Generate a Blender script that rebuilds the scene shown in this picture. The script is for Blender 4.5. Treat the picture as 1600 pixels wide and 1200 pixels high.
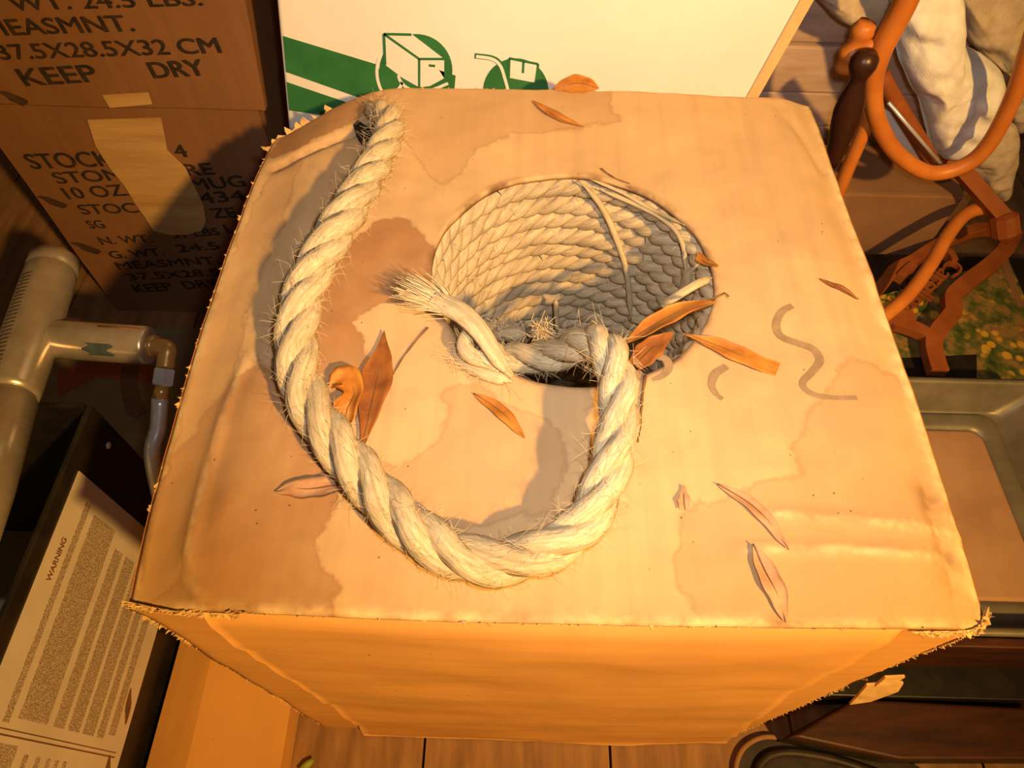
import bpy, math, random
import numpy as np
from mathutils import Vector, Matrix
from mathutils import noise as mnoise

for o in list(bpy.data.objects):
    bpy.data.objects.remove(o)
S = bpy.context.scene
COL = S.collection
random.seed(7)
RNG = np.random.default_rng(7)

# ------------------------------------------------------------------ camera
# world: x right, y away from the viewer, z up, floor at z = 0, metres
FPX = 1082.0
CAM = np.array([0.0, 0.0, 0.925])
MW = np.array([[0.9997, 0.0245, -0.0003], [0.0207, -0.8368, 0.5471], [0.0132, -0.5470, -0.8371]])
cd = bpy.data.cameras.new('camera')
cam = bpy.data.objects.new('camera', cd)
COL.objects.link(cam)
cd.sensor_width = 36.0
cd.lens = 36.0 * FPX / 1600.0
cd.clip_start = 0.01
r_, u_, b_ = MW[:, 0], -MW[:, 1], -MW[:, 2]
cam.matrix_world = Matrix(((r_[0], u_[0], b_[0], CAM[0]), (r_[1], u_[1], b_[1], CAM[1]),
                           (r_[2], u_[2], b_[2], CAM[2]), (0, 0, 0, 1)))
S.camera = cam

# ------------------------------------------------------------------ world, lamps, exposure
w = bpy.data.worlds.new('world')
S.world = w
w.use_nodes = True
w.node_tree.nodes['Background'].inputs[0].default_value = (1.0, 0.62, 0.30, 1)
w.node_tree.nodes['Background'].inputs[1].default_value = 0.075


def lamp(name, kind, loc, target, energy, color, radius, size=None, blend=None):
    d = bpy.data.lights.new(name, kind)
    d.energy = energy
    d.color = color
    d.shadow_soft_size = radius
    if kind == 'SPOT':
        d.spot_size = math.radians(size)
        d.spot_blend = blend
    o = bpy.data.objects.new(name, d)
    COL.objects.link(o)
    o.location = loc
    o.rotation_euler = (Vector(target) - Vector(loc)).to_track_quat('-Z', 'Y').to_euler()
    return o


# warm work lamp to the right of and behind the photographer, and the camera's own small flash
lamp('work_lamp', 'SPOT', (0.68, -0.62, 1.46), (0.07, 0.34, 0.45), 160.0, (1.0, 0.55, 0.13), 0.03, 70, 1.0)
lamp('camera_flash', 'SPOT', (0.030, 0.028, 0.945), (0.08, 0.45, 0.50), 9.6, (1.0, 0.93, 0.87), 0.012, 92, 1.0)
S.view_settings.view_transform = 'Standard'
S.view_settings.look = 'None'
S.view_settings.exposure = 0.0
S.view_settings.gamma = 1.0
S.view_settings.use_curve_mapping = False


# ------------------------------------------------------------------ measuring helpers (sight line met with a plane of the place)
def _ray(px, py):
    return MW @ np.array([(px - 800) / FPX, (py - 600) / FPX, 1.0])


def onz(px, py, z):
    r = _ray(px, py)
    return CAM + r * ((z - CAM[2]) / r[2])


def ony(px, py, y):
    r = _ray(px, py)
    return CAM + r * (y / r[1])


def onx(px, py, x):
    r = _ray(px, py)
    return CAM + r * (x / r[0])


# ------------------------------------------------------------------ object helpers
def thing(name, label, cat, loc=(0, 0, 0), group=None):
    o = bpy.data.objects.new(name, None)
    o.empty_display_size = 0.02
    COL.objects.link(o)
    o.location = loc
    o['label'] = label
    o['category'] = cat
    if group:
        o['group'] = group
    return o


def root_loc(p):
    while p.parent:
        p = p.parent
    return np.array(p.location)


def obj(name, verts, faces, mat, parent=None, smooth=False, uvs=None, org=None):
    verts = np.asarray(verts, dtype=float)
    if parent is not None:
        verts = verts - root_loc(parent)
    elif org is not None:
        verts = verts - np.array(org)
    me = bpy.data.meshes.new(name)
    me.from_pydata(verts.tolist(), [], faces)
    if uvs is not None:
        ul = me.uv_layers.new(name='UVMap')
        li = np.zeros(len(me.loops), dtype=np.int32)
        me.loops.foreach_get('vertex_index', li)
        ul.data.foreach_set('uv', np.asarray(uvs, dtype=np.float32)[li].ravel())
    if smooth:
        me.polygons.foreach_set('use_smooth', [True] * len(me.polygons))
    if mat:
        me.materials.append(mat)
    me.update()
    o = bpy.data.objects.new(name, me)
    COL.objects.link(o)
    if parent is not None:
        o.parent = parent
    elif org is not None:
        o.location = org
    return o


def tag(o, label=None, cat=None, group=None, kind=None):
    for k, v in (('label', label), ('category', cat), ('group', group), ('kind', kind)):
        if v:
            o[k] = v
    return o


class MB:
    """collects several shapes into one mesh"""

    def __init__(s):
        s.v = []
        s.f = []
        s.uv = []

    def add(s, v, f, uv=None):
        n = len(s.v)
        v = [tuple(map(float, p)) for p in v]
        s.v += v
        s.f += [tuple(i + n for i in q) for q in f]
        s.uv += list(uv) if uv is not None else [(0.0, 0.0)] * len(v)
        return s

    def obj(s, name, mat, parent=None, smooth=False, org=None):
        return obj(name, s.v, s.f, mat, parent, smooth, s.uv, org)


def frames(path):
    P = np.asarray(path, float)
    n = len(P)
    T = np.gradient(P, axis=0)
    T /= np.linalg.norm(T, axis=1)[:, None] + 1e-12
    N = np.zeros_like(P)
    a = np.array([0, 0, 1.0]) if abs(T[0][2]) < 0.9 else np.array([1.0, 0, 0])
    v = a - T[0] * (a @ T[0])
    N[0] = v / np.linalg.norm(v)
    for i in range(1, n):
        v = N[i - 1] - T[i] * (N[i - 1] @ T[i])
        N[i] = v / (np.linalg.norm(v) + 1e-12)
    B = np.cross(T, N)
    return P, T, N, B


def spline(pts, n):
    P = np.asarray(pts, float)
    m = len(P)
    Q = np.vstack([2 * P[0] - P[1], P, 2 * P[-1] - P[-2]])
    out = []
    per = max(2, n // (m - 1))
    for i in range(m - 1):
        p0, p1, p2, p3 = Q[i], Q[i + 1], Q[i + 2], Q[i + 3]
        for k in range(per):
            t = k / per
            out.append(0.5 * ((2 * p1) + (-p0 + p2) * t + (2 * p0 - 5 * p1 + 4 * p2 - p3) * t * t
                              + (-p0 + 3 * p1 - 3 * p2 + p3) * t ** 3))
    out.append(P[-1])
    out = np.array(out)
    # resample evenly
    d = np.concatenate([[0], np.cumsum(np.linalg.norm(np.diff(out, axis=0), axis=1))])
    s = np.linspace(0, d[-1], n)
    return np.stack([np.interp(s, d, out[:, k]) for k in range(out.shape[1])], 1)


def tube(path, rad, sides=10, caps=True, ridges=0, ridge_amp=0.0, ridge_twist=0.0, flat=1.0):
    P, T, N, B = frames(path)
    n = len(P)
    rad = np.broadcast_to(np.asarray(rad, float), (n,))
    s = np.concatenate([[0], np.cumsum(np.linalg.norm(np.diff(P, axis=0), axis=1))])
    th = np.arange(sides) * 2 * math.pi / sides
    rr = rad[:, None] * np.ones((1, sides))
    if ridges:
        rr = rr * (1 + ridge_amp * np.abs(np.cos(0.5 * ridges * th[None, :] + ridge_twist * s[:, None])) - ridge_amp * 0.5)
    V = P[:, None, :] + rr[..., None] * (np.cos(th)[None, :, None] * N[:, None, :] * flat + np.sin(th)[None, :, None] * B[:, None, :])
    U = np.stack([np.broadcast_to(th / (2 * math.pi), (n, sides)), np.broadcast_to(s[:, None], (n, sides))], -1)
    F = []
    for i in range(n - 1):
        for k in range(sides):
            k2 = (k + 1) % sides
            F.append((i * sides + k, i * sides + k2, (i + 1) * sides + k2, (i + 1) * sides + k))
    if caps:
        F.append(tuple(range(sides - 1, -1, -1)))
        F.append(tuple((n - 1) * sides + k for k in range(sides)))
    return V.reshape(-1, 3), F, U.reshape(-1, 2)


def box(x0, x1, y0, y1, z0, z1):
    v = [(x, y, z) for z in (z0, z1) for y in (y0, y1) for x in (x0, x1)]
    f = [(0, 2, 3, 1), (4, 5, 7, 6), (0, 1, 5, 4), (1, 3, 7, 5), (3, 2, 6, 7), (2, 0, 4, 6)]
    return v, f


def lathe(prof, axis_o, axis_d, n=24):
    """prof: (distance along axis, radius)"""
    d = np.array(axis_d, float)
    d /= np.linalg.norm(d)
    a = np.array([0, 0, 1.0]) if abs(d[2]) < 0.9 else np.array([1.0, 0, 0])
    e1 = np.cross(d, a)
    e1 /= np.linalg.norm(e1)
    e2 = np.cross(d, e1)
    V = []
    F = []
    for (t, r) in prof:
        for k in range(n):
            q = 2 * math.pi * k / n
            V.append(np.array(axis_o) + d * t + r * (math.cos(q) * e1 + math.sin(q) * e2))
    m = len(prof)
    for i in range(m - 1):
        for k in range(n):
            k2 = (k + 1) % n
            F.append((i * n + k, (i + 1) * n + k, (i + 1) * n + k2, i * n + k2))
    F.append(tuple(range(n)))
    F.append(tuple((m - 1) * n + k for k in range(n - 1, -1, -1)))
    return V, F


def prism(poly, nrm, th):
    """flat polygon (3d points) thickened by th along nrm"""
    p = [np.array(q, float) for q in poly]
    nv = np.array(nrm, float)
    n = len(p)
    V = [q for q in p] + [q + nv * th for q in p]
    F = [tuple(range(n - 1, -1, -1)), tuple(range(n, 2 * n))]
    for i in range(n):
        j = (i + 1) % n
        F.append((i, j, n + j, n + i))
    return V, F


def ribbon(path, width, nrm, th):
    """strip following a path, of a width (scalar or list), lying in the plane of normal nrm"""
    P = np.asarray(path, float)
    T = np.gradient(P, axis=0)
    T /= np.linalg.norm(T, axis=1)[:, None] + 1e-12
    nv = np.array(nrm, float)
    Sd = np.cross(T, nv)
    Sd /= np.linalg.norm(Sd, axis=1)[:, None] + 1e-12
    wd = np.broadcast_to(np.asarray(width, float), (len(P),))[:, None] * 0.5
    L, R = P - Sd * wd, P + Sd * wd
    n = len(P)
    V = np.vstack([L, R, L + nv * th, R + nv * th])
    F = []
    for i in range(n - 1):
        F += [(i, n + i, n + i + 1, i + 1), (2 * n + i, 2 * n + i + 1, 3 * n + i + 1, 3 * n + i),
              (i, i + 1, 2 * n + i + 1, 2 * n + i), (n + i, 3 * n + i, 3 * n + i + 1, n + i + 1)]
    F += [(0, 2 * n, 3 * n, n), (n - 1, 2 * n - 1, 4 * n - 1, 3 * n - 1)]
    return V, F


def fbm(p, sc, oct=3):
    q = Vector((p[0] * sc, p[1] * sc, p[2] * sc))
    v = 0.0
    a = 1.0
    for _ in range(oct):
        v += a * mnoise.noise(q)
        q = q * 2.03
        a *= 0.5
    return v


def bevel(o, wd=0.002, seg=2):
    m = o.modifiers.new('bevel', 'BEVEL')
    m.width = wd
    m.segments = seg
    m.limit_method = 'ANGLE'
    return o


# ------------------------------------------------------------------ materials
class NT:
    def __init__(s, name):
        s.m = bpy.data.materials.new(name)
        s.m.use_nodes = True
        s.t = s.m.node_tree
        s.b = s.t.nodes['Principled BSDF']

    def n(s, typ, **kw):
        x = s.t.nodes.new(typ)
        for k, v in kw.items():
            setattr(x, k, v)
        return x

    def l(s, a, b):
        s.t.links.new(a, b)

    def coord(s, kind='Object', scale=(1, 1, 1)):
        c = s.n('ShaderNodeTexCoord')
        m = s.n('ShaderNodeMapping')
        m.inputs['Scale'].default_value = scale
        s.l(c.outputs[kind], m.inputs['Vector'])
        return m.outputs[0]

    def noise(s, vec, scale, detail=4, rough=0.55, dist=0.0):
        x = s.n('ShaderNodeTexNoise')
        x.inputs['Scale'].default_value = scale
        x.inputs['Detail'].default_value = detail
        x.inputs['Roughness'].default_value = rough
        x.inputs['Distortion'].default_value = dist
        s.l(vec, x.inputs['Vector'])
        return x.outputs['Fac']

    def ramp(s, fac, stops):
        x = s.n('ShaderNodeValToRGB')
        e = x.color_ramp.elements
        while len(e) < len(stops):
            e.new(0.5)
        for k, (p, c) in enumerate(stops):
            e[k].position = p
            e[k].color = (c, c, c, 1) if isinstance(c, (int, float)) else (*c, 1)
        s.l(fac, x.inputs[0])
        return x.outputs[0]

    def mix(s, fac, a, b, mode='MIX'):
        x = s.n('ShaderNodeMix', data_type='RGBA', blend_type=mode)
        for sock, v in ((x.inputs['Factor'], fac), (x.inputs['A'], a), (x.inputs['B'], b)):
            if isinstance(v, (int, float)):
                sock.default_value = v
            elif isinstance(v, tuple):
                sock.default_value = (*v, 1)
            else:
                s.l(v, sock)
        return x.outputs['Result']

    def math(s, op, a, b=0.0, c=0.0):
        x = s.n('ShaderNodeMath', operation=op)
        for k, v in enumerate((a, b, c)):
            if isinstance(v, (int, float)):
                x.inputs[k].default_value = v
            else:
                s.l(v, x.inputs[k])
        return x.outputs[0]

    def bump(s, h, strength=0.3, dist=0.001):
        x = s.n('ShaderNodeBump')
        x.inputs['Strength'].default_value = strength
        x.inputs['Distance'].default_value = dist
        s.l(h, x.inputs['Height'])
        s.l(x.outputs[0], s.b.inputs['Normal'])

    def fin(s, color=None, rough=0.8, metal=0.0, spec=0.3):
        if color is not None:
            if isinstance(color, tuple):
                s.b.inputs['Base Color'].default_value = (*color, 1)
            else:
                s.l(color, s.b.inputs['Base Color'])
        s.b.inputs['Roughness'].default_value = rough
        s.b.inputs['Metallic'].default_value = metal
        s.b.inputs['Specular IOR Level'].default_value = spec
        return s.m


def simple(name, c1, c2, scale=20, rough=0.8, metal=0.0, spec=0.3, stretch=(1, 1, 1), bump=0.0, detail=4, lo=0.35, hi=0.65):
    t = NT(name)
    v = t.coord('Object', stretch)
    f = t.noise(v, scale, detail)
    col = t.ramp(f, [(lo, c1), (hi, c2)])
    if bump:
        t.bump(f, bump, 0.002)
    return t.fin(col, rough, metal, spec)


def cardboard(name, base, dark, stained=False, flute=(1, 0, 0)):
    t = NT(name)
    v = t.coord()
    f1 = t.noise(v, 7.0, 5)
    col = t.ramp(f1, [(0.3, tuple(c * 0.88 for c in base)), (0.5, base), (0.72, tuple(min(1, c * 1.1) for c in base))])
    # long faint streaks of the corrugation
    vs = t.coord('Object', (60 if flute[0] else 3, 60 if flute[1] else 3, 60 if flute[2] else 3))
    st = t.noise(vs, 1.3, 3)
    col = t.mix(t.ramp(st, [(0.40, 0.0), (0.72, 0.5)]), col, tuple(c * 0.78 for c in base))
    if stained:
        for an, dcol, strength in (('stain_wet', dark, 0.78), ('stain_faint', tuple(a * 0.45 + b * 0.55 for a, b in zip(dark, base)), 0.62)):
            at = t.n('ShaderNodeAttribute', attribute_name=an)
            nz = t.noise(v, 26.0, 6, 0.6, 0.3)
            sd = t.math('ADD', at.outputs['Fac'], t.math('MULTIPLY', t.math('SUBTRACT', nz, 0.5), 0.035))
            m = t.math('MULTIPLY_ADD', sd, 500.0, 0.5)
            m = t.math('MINIMUM', t.math('MAXIMUM', m, 0.0), 1.0)
            vary = t.ramp(t.noise(v, 13.0, 4), [(0.3, 0.5), (0.62, 1.0)])
            col = t.mix(t.math('MULTIPLY', t.math('MULTIPLY', m, vary), strength), col, dcol)
            # tide line
            e = t.math('SUBTRACT', 1.0, t.math('MULTIPLY', t.math('ABSOLUTE', sd), 420.0))
            e = t.math('MAXIMUM', e, 0.0)
            col = t.mix(t.math('MULTIPLY', e, 0.24), col, tuple(c * 0.62 for c in dark))
        aw = t.n('ShaderNodeAttribute', attribute_name='wear')
        wn = t.ramp(t.noise(v, 60.0, 4), [(0.38, 0.0), (0.6, 1.0)])
        col = t.mix(t.math('MULTIPLY', aw.outputs['Fac'], wn), col, (0.80, 0.62, 0.36))
        ag = t.n('ShaderNodeAttribute', attribute_name='rim_crease_dark')
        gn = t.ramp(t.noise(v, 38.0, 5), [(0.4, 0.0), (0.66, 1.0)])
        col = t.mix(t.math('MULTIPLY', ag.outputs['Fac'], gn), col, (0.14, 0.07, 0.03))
    # specks of dirt
    vo = t.n('ShaderNodeTexVoronoi')
    vo.inputs['Scale'].default_value = 95.0
    t.l(v, vo.inputs['Vector'])
    sp = t.ramp(vo.outputs['Distance'], [(0.05, 1.0), (0.085, 0.0)])
    gate = t.ramp(t.noise(v, 31.0, 2), [(0.56, 0.0), (0.60, 1.0)])
    col = t.mix(t.math('MULTIPLY', t.math('MULTIPLY', sp, gate), 0.75), col, (0.10, 0.05, 0.025))
    h = t.math('ADD', t.math('MULTIPLY', st, 0.5), t.math('MULTIPLY', t.noise(v, 30.0, 5), 0.8))
    t.bump(h, 0.35, 0.0015)
    return t.fin(col, 0.82, 0.0, 0.22)


def rope_mat(name, lo, hi):
    t = NT(name)
    v = t.coord('UV', (26.0, 90.0, 1.0))
    f = t.noise(v, 1.0, 4, 0.6)
    vo = t.coord()
    g = t.noise(vo, 26.0, 4)
    fl = t.noise(vo, 420.0, 3)
    col = t.ramp(f, [(0.3, lo), (0.66, hi)])
    col = t.mix(t.ramp(g, [(0.45, 0.0), (0.75, 0.55)]), col, tuple(c * 0.72 for c in lo))
    col = t.mix(t.ramp(fl, [(0.66, 0.0), (0.72, 0.7)]), col, (0.20, 0.11, 0.05))
    t.bump(f, 0.6, 0.0012)
    return t.fin(col, 0.75, 0.0, 0.25)


M = {}
M['card'] = cardboard('carton_board', (0.61, 0.395, 0.20), (0.31, 0.135, 0.05), True, (1, 0, 0))
M['card_front'] = cardboard('carton_board_front', (0.66, 0.33, 0.10), (0.35, 0.18, 0.07), False, (0, 0, 1))
M['card_raw'] = simple('torn_board', (0.56, 0.33, 0.12), (0.74, 0.50, 0.22), 60, 0.9, bump=0.5)
M['rope'] = rope_mat('manila_fibre', (0.44, 0.33, 0.185), (0.70, 0.58, 0.38))
M['rope_coil'] = rope_mat('manila_fibre_coiled', (0.40, 0.30, 0.18), (0.68, 0.56, 0.38))
M['fibre'] = simple('loose_fibre', (0.62, 0.47, 0.26), (0.86, 0.72, 0.46), 90, 0.7)
M['marker'] = simple('faded_marker', (0.27, 0.175, 0.095), (0.38, 0.25, 0.14), 120, 0.8, lo=0.3, hi=0.7)
M['leaf'] = simple('dry_leaf', (0.34, 0.115, 0.016), (0.52, 0.21, 0.03), 60, 0.6, bump=0.3)
M['leaf_dark'] = simple('dark_dry_leaf', (0.19, 0.06, 0.014), (0.34, 0.12, 0.025), 60, 0.6, bump=0.3)
M['leaf_pale'] = simple('pale_dry_leaf', (0.42, 0.215, 0.11), (0.56, 0.33, 0.19), 60, 0.6, bump=0.3)
M['twig'] = simple('twig', (0.13, 0.06, 0.025), (0.26, 0.13, 0.05), 80, 0.8)
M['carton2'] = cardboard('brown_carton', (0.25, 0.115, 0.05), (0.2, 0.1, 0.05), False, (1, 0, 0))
M['papertape'] = simple('paper_tape', (0.44, 0.25, 0.095), (0.60, 0.37, 0.15), 14, 0.6, bump=0.9, stretch=(0.4, 1, 3))
M['ink'] = simple('black_ink', (0.022, 0.014, 0.010), (0.05, 0.03, 0.02), 120, 0.8)
M['whitebox'] = simple('white_liner_board', (0.80, 0.77, 0.74), (0.86, 0.83, 0.81), 9, 0.75, spec=0.25)
M['whitebox_edge'] = simple('liner_board_edge', (0.66, 0.44, 0.2), (0.74, 0.52, 0.27), 40, 0.85)
M['green'] = simple('green_ink', (0.025, 0.15, 0.045), (0.035, 0.19, 0.06), 25, 0.7)
M['black'] = simple('black_enamel', (0.010, 0.008, 0.007), (0.022, 0.016, 0.013), 40, 0.38, spec=0.5)
M['alu'] = simple('dull_cast_metal', (0.42, 0.36, 0.32), (0.56, 0.49, 0.44), 30, 0.27, 0.6, bump=0.05)
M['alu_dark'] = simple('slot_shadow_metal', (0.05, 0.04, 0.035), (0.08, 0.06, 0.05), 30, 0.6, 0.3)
M['brass'] = simple('brass', (0.60, 0.34, 0.10), (0.72, 0.44, 0.15), 30, 0.3, 0.5)
M['steel'] = simple('zinc_steel', (0.60, 0.66, 0.74), (0.74, 0.80, 0.88), 30, 0.28, 0.5)
M['blue'] = simple('blue_print', (0.03, 0.05, 0.075), (0.06, 0.09, 0.12), 60, 0.6)
M['floorboard'] = simple('worn_floor_board', (0.20, 0.10, 0.045), (0.32, 0.17, 0.075), 9, 0.7, stretch=(6, 1, 1), bump=0.2)
M['gap'] = simple('subfloor_and_hole_shade', (0.012, 0.008, 0.006), (0.02, 0.013, 0.01), 10, 0.9)
M['olive'] = simple('grey_olive_board', (0.19, 0.15, 0.085), (0.25, 0.20, 0.115), 14, 0.8)
M['brownprint'] = simple('brown_print', (0.14, 0.065, 0.03), (0.19, 0.09, 0.04), 40, 0.8)
M['scuff'] = simple('dark_scuff', (0.045, 0.022, 0.012), (0.09, 0.045, 0.022), 60, 0.8)
M['orange'] = simple('orange_paint', (0.52, 0.155, 0.025), (0.64, 0.21, 0.035), 22, 0.42, spec=0.45)
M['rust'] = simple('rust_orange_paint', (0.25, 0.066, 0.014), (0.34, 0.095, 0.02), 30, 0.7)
M['darkwood'] = simple('dark_turned_wood', (0.022, 0.008, 0.005), (0.055, 0.018, 0.009), 25, 0.35, stretch=(1, 1, 0.2), spec=0.5)
M['cloth'] = simple('white_fleece', (0.78, 0.75, 0.70), (0.92, 0.90, 0.87), 60, 0.95, bump=0.6)
M['cloth2'] = simple('beige_fleece', (0.52, 0.40, 0.27), (0.68, 0.55, 0.40), 60, 0.95, bump=0.6)
M['plank'] = simple('pale_lumber', (0.50, 0.33, 0.24), (0.64, 0.46, 0.36), 10, 0.8, stretch=(1, 1, 6), bump=0.15)
M['wall'] = simple('dark_wall', (0.05, 0.028, 0.016), (0.09, 0.05, 0.028), 6, 0.9)
M['tin'] = simple('dull_tin', (0.17, 0.15, 0.11), (0.25, 0.22, 0.17), 24, 0.42, 0.35, bump=0.05)
M['tin_floor'] = simple('tan_tin_panel', (0.36, 0.20, 0.115), (0.46, 0.27, 0.16), 14, 0.6, 0.1)
M['redwood'] = simple('dark_red_wood', (0.030, 0.009, 0.006), (0.065, 0.018, 0.009), 16, 0.5, stretch=(1, 5, 5))
M['rubber'] = simple('black_rubber', (0.02, 0.014, 0.011), (0.045, 0.03, 0.022), 40, 0.5)
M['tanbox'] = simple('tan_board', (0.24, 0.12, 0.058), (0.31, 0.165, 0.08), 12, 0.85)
M['paper'] = simple('label_paper', (0.58, 0.50, 0.45), (0.66, 0.57, 0.51), 20, 0.6)
M['whitepaper'] = simple('white_paper', (0.74, 0.72, 0.66), (0.84, 0.82, 0.78), 20, 0.6)


def fine_print():
    t = NT('fine_print')
    v = t.coord('Object', (1, 900, 700))
    f = t.noise(v, 1.0, 2)
    col = t.ramp(f, [(0.46, (0.27, 0.185, 0.13)), (0.60, (0.58, 0.50, 0.45))])
    return t.fin(col, 0.7)


M['fineprint'] = fine_print()


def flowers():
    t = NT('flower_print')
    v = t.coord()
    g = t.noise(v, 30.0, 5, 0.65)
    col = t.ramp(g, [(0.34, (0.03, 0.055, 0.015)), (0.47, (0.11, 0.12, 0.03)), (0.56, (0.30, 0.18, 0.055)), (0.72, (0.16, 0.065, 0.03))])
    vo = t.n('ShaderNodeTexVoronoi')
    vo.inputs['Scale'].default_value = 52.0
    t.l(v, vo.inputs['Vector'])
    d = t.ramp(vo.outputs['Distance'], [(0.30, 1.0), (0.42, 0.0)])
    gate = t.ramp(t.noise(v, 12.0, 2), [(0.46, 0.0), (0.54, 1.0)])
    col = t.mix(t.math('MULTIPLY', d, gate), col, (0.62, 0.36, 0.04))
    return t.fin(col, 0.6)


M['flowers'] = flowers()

# ------------------------------------------------------------------ setting: floor boards and back wall
floor = obj('floor', *box(-1.6, 1.8, -0.6, 1.5, -0.04, -0.012), M['gap'])
tag(floor, 'dark sub-floor under worn brown boards', None, None, 'structure')
BW = 0.2205
for k in range(-7, 9):
    x0 = -0.0936 + k * BW
    b = obj('floorboard', *box(x0 + 0.0016, x0 + BW - 0.0016, -0.6, 1.5, -0.0125, 0.0), M['floorboard'], floor)
wall = obj('wall_back', *box(-1.6, 1.8, 1.46, 1.5, 0.0, 1.6), M['wall'])
tag(wall, 'dark wall behind the stacked boxes', None, None, 'structure')

# ------------------------------------------------------------------ the big carton
TOP = 0.525
X0, X1, Y0, Y1 = -0.222, 0.280, 0.106, 0.600
HC = np.array([0.045, 0.373])
HR = 0.110


def px_poly(pts):
    return np.array([onz(a, b, TOP)[:2] for a, b in pts])


def sdf(P, poly):
    """signed distance, positive inside"""
    d = np.full(len(P), 1e9)
    ins = np.zeros(len(P), bool)
    n = len(poly)
    for i in range(n):
        a, b = poly[i], poly[(i + 1) % n]
        e = b - a
        wv = P - a
        t = np.clip((wv @ e) / (e @ e), 0, 1)
        d = np.minimum(d, np.linalg.norm(wv - t[:, None] * e, axis=1))
        c = ((a[1] > P[:, 1]) != (b[1] > P[:, 1]))
        xx = a[0] + (P[:, 1] - a[1]) / (b[1] - a[1] + 1e-12) * (b[0] - a[0])
        ins ^= c & (P[:, 0] < xx)
    return np.where(ins, d, -d)


def seg_dist(P, pts):
    Q = np.array(pts)
    d = np.full(len(P), 1e9)
    for a, b in zip(Q[:-1], Q[1:]):
        e = b - a
        wv = P - a
        t = np.clip((wv @ e) / (e @ e + 1e-12), 0, 1)
        d = np.minimum(d, np.linalg.norm(wv - t[:, None] * e, axis=1))
    return d


def sstep(a, b, x):
    t = np.clip((x - a) / (b - a), 0, 1)
    return t * t * (3 - 2 * t)


CREASES = [px_poly([(1205, 803), (1330, 812), (1430, 824), (1515, 832)]),
           px_poly([(1170, 858), (1330, 860), (1470, 870), (1500, 882)]),
           px_poly([(382, 560), (345, 640), (318, 730), (295, 830), (290, 880), (312, 945)]),
           px_poly([(425, 250), (470, 235), (560, 205), (600, 175)]),
           px_poly([(1215, 165), (1255, 210), (1290, 260)]),
           px_poly([(1455, 760), (1480, 850), (1520, 965)])]


def top_z(P):
    P = np.atleast_2d(P)
    x, y = P[:, 0], P[:, 1]
    z = np.full(len(P), TOP)
    # crushed far left corner
    cdist = (-0.222 - x) * 0.75 + (y - 0.60) * 0.66
    z -= 0.014 * sstep(-0.085, 0.0, cdist)
    z -= 0.006 * sstep(0.04, 0.0, y - Y0) * 0.4
    z -= 0.010 * sstep(0.055, 0.0, x - X0)
    z -= 0.007 * sstep(0.035, 0.0, X1 - x)
    z -= 0.004 * sstep(0.10, 0.02, np.hypot(x - HC[0], y - HC[1]) - HR)
    for k, c in enumerate(CREASES):
        amp = (0.0014, 0.0016, 0.0022, -0.0075, -0.003, -0.0022)[k]
        z += amp * np.exp(-(seg_dist(P, c) / 0.004) ** 2)
    for i in range(len(P)):
        z[i] += 0.0022 * fbm((x[i], y[i], 0.3), 11.0, 3) + 0.0007 * fbm((x[i], y[i], 2.3), 45.0, 2)
    return z


def tz(x, y):
    return float(top_z(np.array([[x, y]]))[0])


def outline(nper=72):
    """carton plan outline, counter-clockwise from the near left corner, slightly bulged"""
    pts = []
    r = 0.010
    for k in range(nper):
        t = k / nper
        pts.append((X0 + (X1 - X0) * t, Y0 - 0.0045 * math.sin(math.pi * t) ** 0.8))
    for k in range(nper):
        t = k / nper
        pts.append((X1 + 0.003 * math.sin(math.pi * t), Y0 + (Y1 - 0.006 - Y0) * t))
    for k in range(nper):
        t = k / nper
        pts.append((X1 + (X0 - X1) * t, Y1 - 0.006 + 0.006 * math.sin(math.pi * min(1, t * 1.0))))
    for k in range(nper):
        t = k / nper
        pts.append((X0 - 0.010 * math.sin(math.pi * t), Y1 - 0.006 + (Y0 - Y1 + 0.006) * t))
    P = np.array(pts)
    q = np.exp(-(np.hypot(P[:, 0] - X0, P[:, 1] - Y1 + 0.006) / 0.06) ** 2)
    P = P + q[:, None] * np.array([-0.007, -0.050])
    # round the corners
    P = 0.8 * P + 0.1 * (np.roll(P, 1, 0) + np.roll(P, -1, 0))
    return P


OUT = outline()
NO = len(OUT)
carton = thing('rope_carton', 'large water-stained cardboard carton with a round hole in its top', 'carton', ((X0 + X1) / 2, (Y0 + Y1) / 2, 0))

# top panel: rings from the hole to the outline
NR = 56
ang = np.arctan2(OUT[:, 1] - HC[1], OUT[:, 0] - HC[0])
rag = np.array([1 + 0.012 * mnoise.noise(Vector((math.cos(a) * 3, math.sin(a) * 3, 0.2))) for a in ang])
inner = HC + HR * rag[:, None] * np.stack([np.cos(ang), np.sin(ang)], 1)
tt = np.linspace(0, 1, NR)
ringsP = [inner * (1 - t) + OUT * t for t in tt]
allP = np.vstack(ringsP)
zz = top_z(allP)
# worn turned-down lip at the outline
zz[(NR - 1) * NO:] -= 0.002
V = np.column_stack([allP, zz])
lipV = np.column_stack([inner, zz[:NO] - 0.005])
lip2 = np.column_stack([HC + (HR + 0.012) * np.stack([np.cos(ang), np.sin(ang)], 1), zz[:NO] - 0.0052])
under = np.column_stack([OUT * 0.985 + np.array([(X0 + X1) / 2, (Y0 + Y1) / 2]) * 0.015, zz[(NR - 1) * NO:] - 0.005])
nb = len(V)
V = np.vstack([V, lipV, under])
F = []
for i in range(NR - 1):
    for k in range(NO):
        k2 = (k + 1) % NO
        F.append((i * NO + k, (i + 1) * NO + k, (i + 1) * NO + k2, i * NO + k2))
for k in range(NO):
    k2 = (k + 1) % NO
    F.append((nb + k, k, k2, nb + k2))
    F.append((nb + k2, nb + NO + k2, nb + NO + k, nb + k))
    F.append(((NR - 1) * NO + k, nb + NO + k, nb + NO + k2, (NR - 1) * NO + k2))
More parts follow.
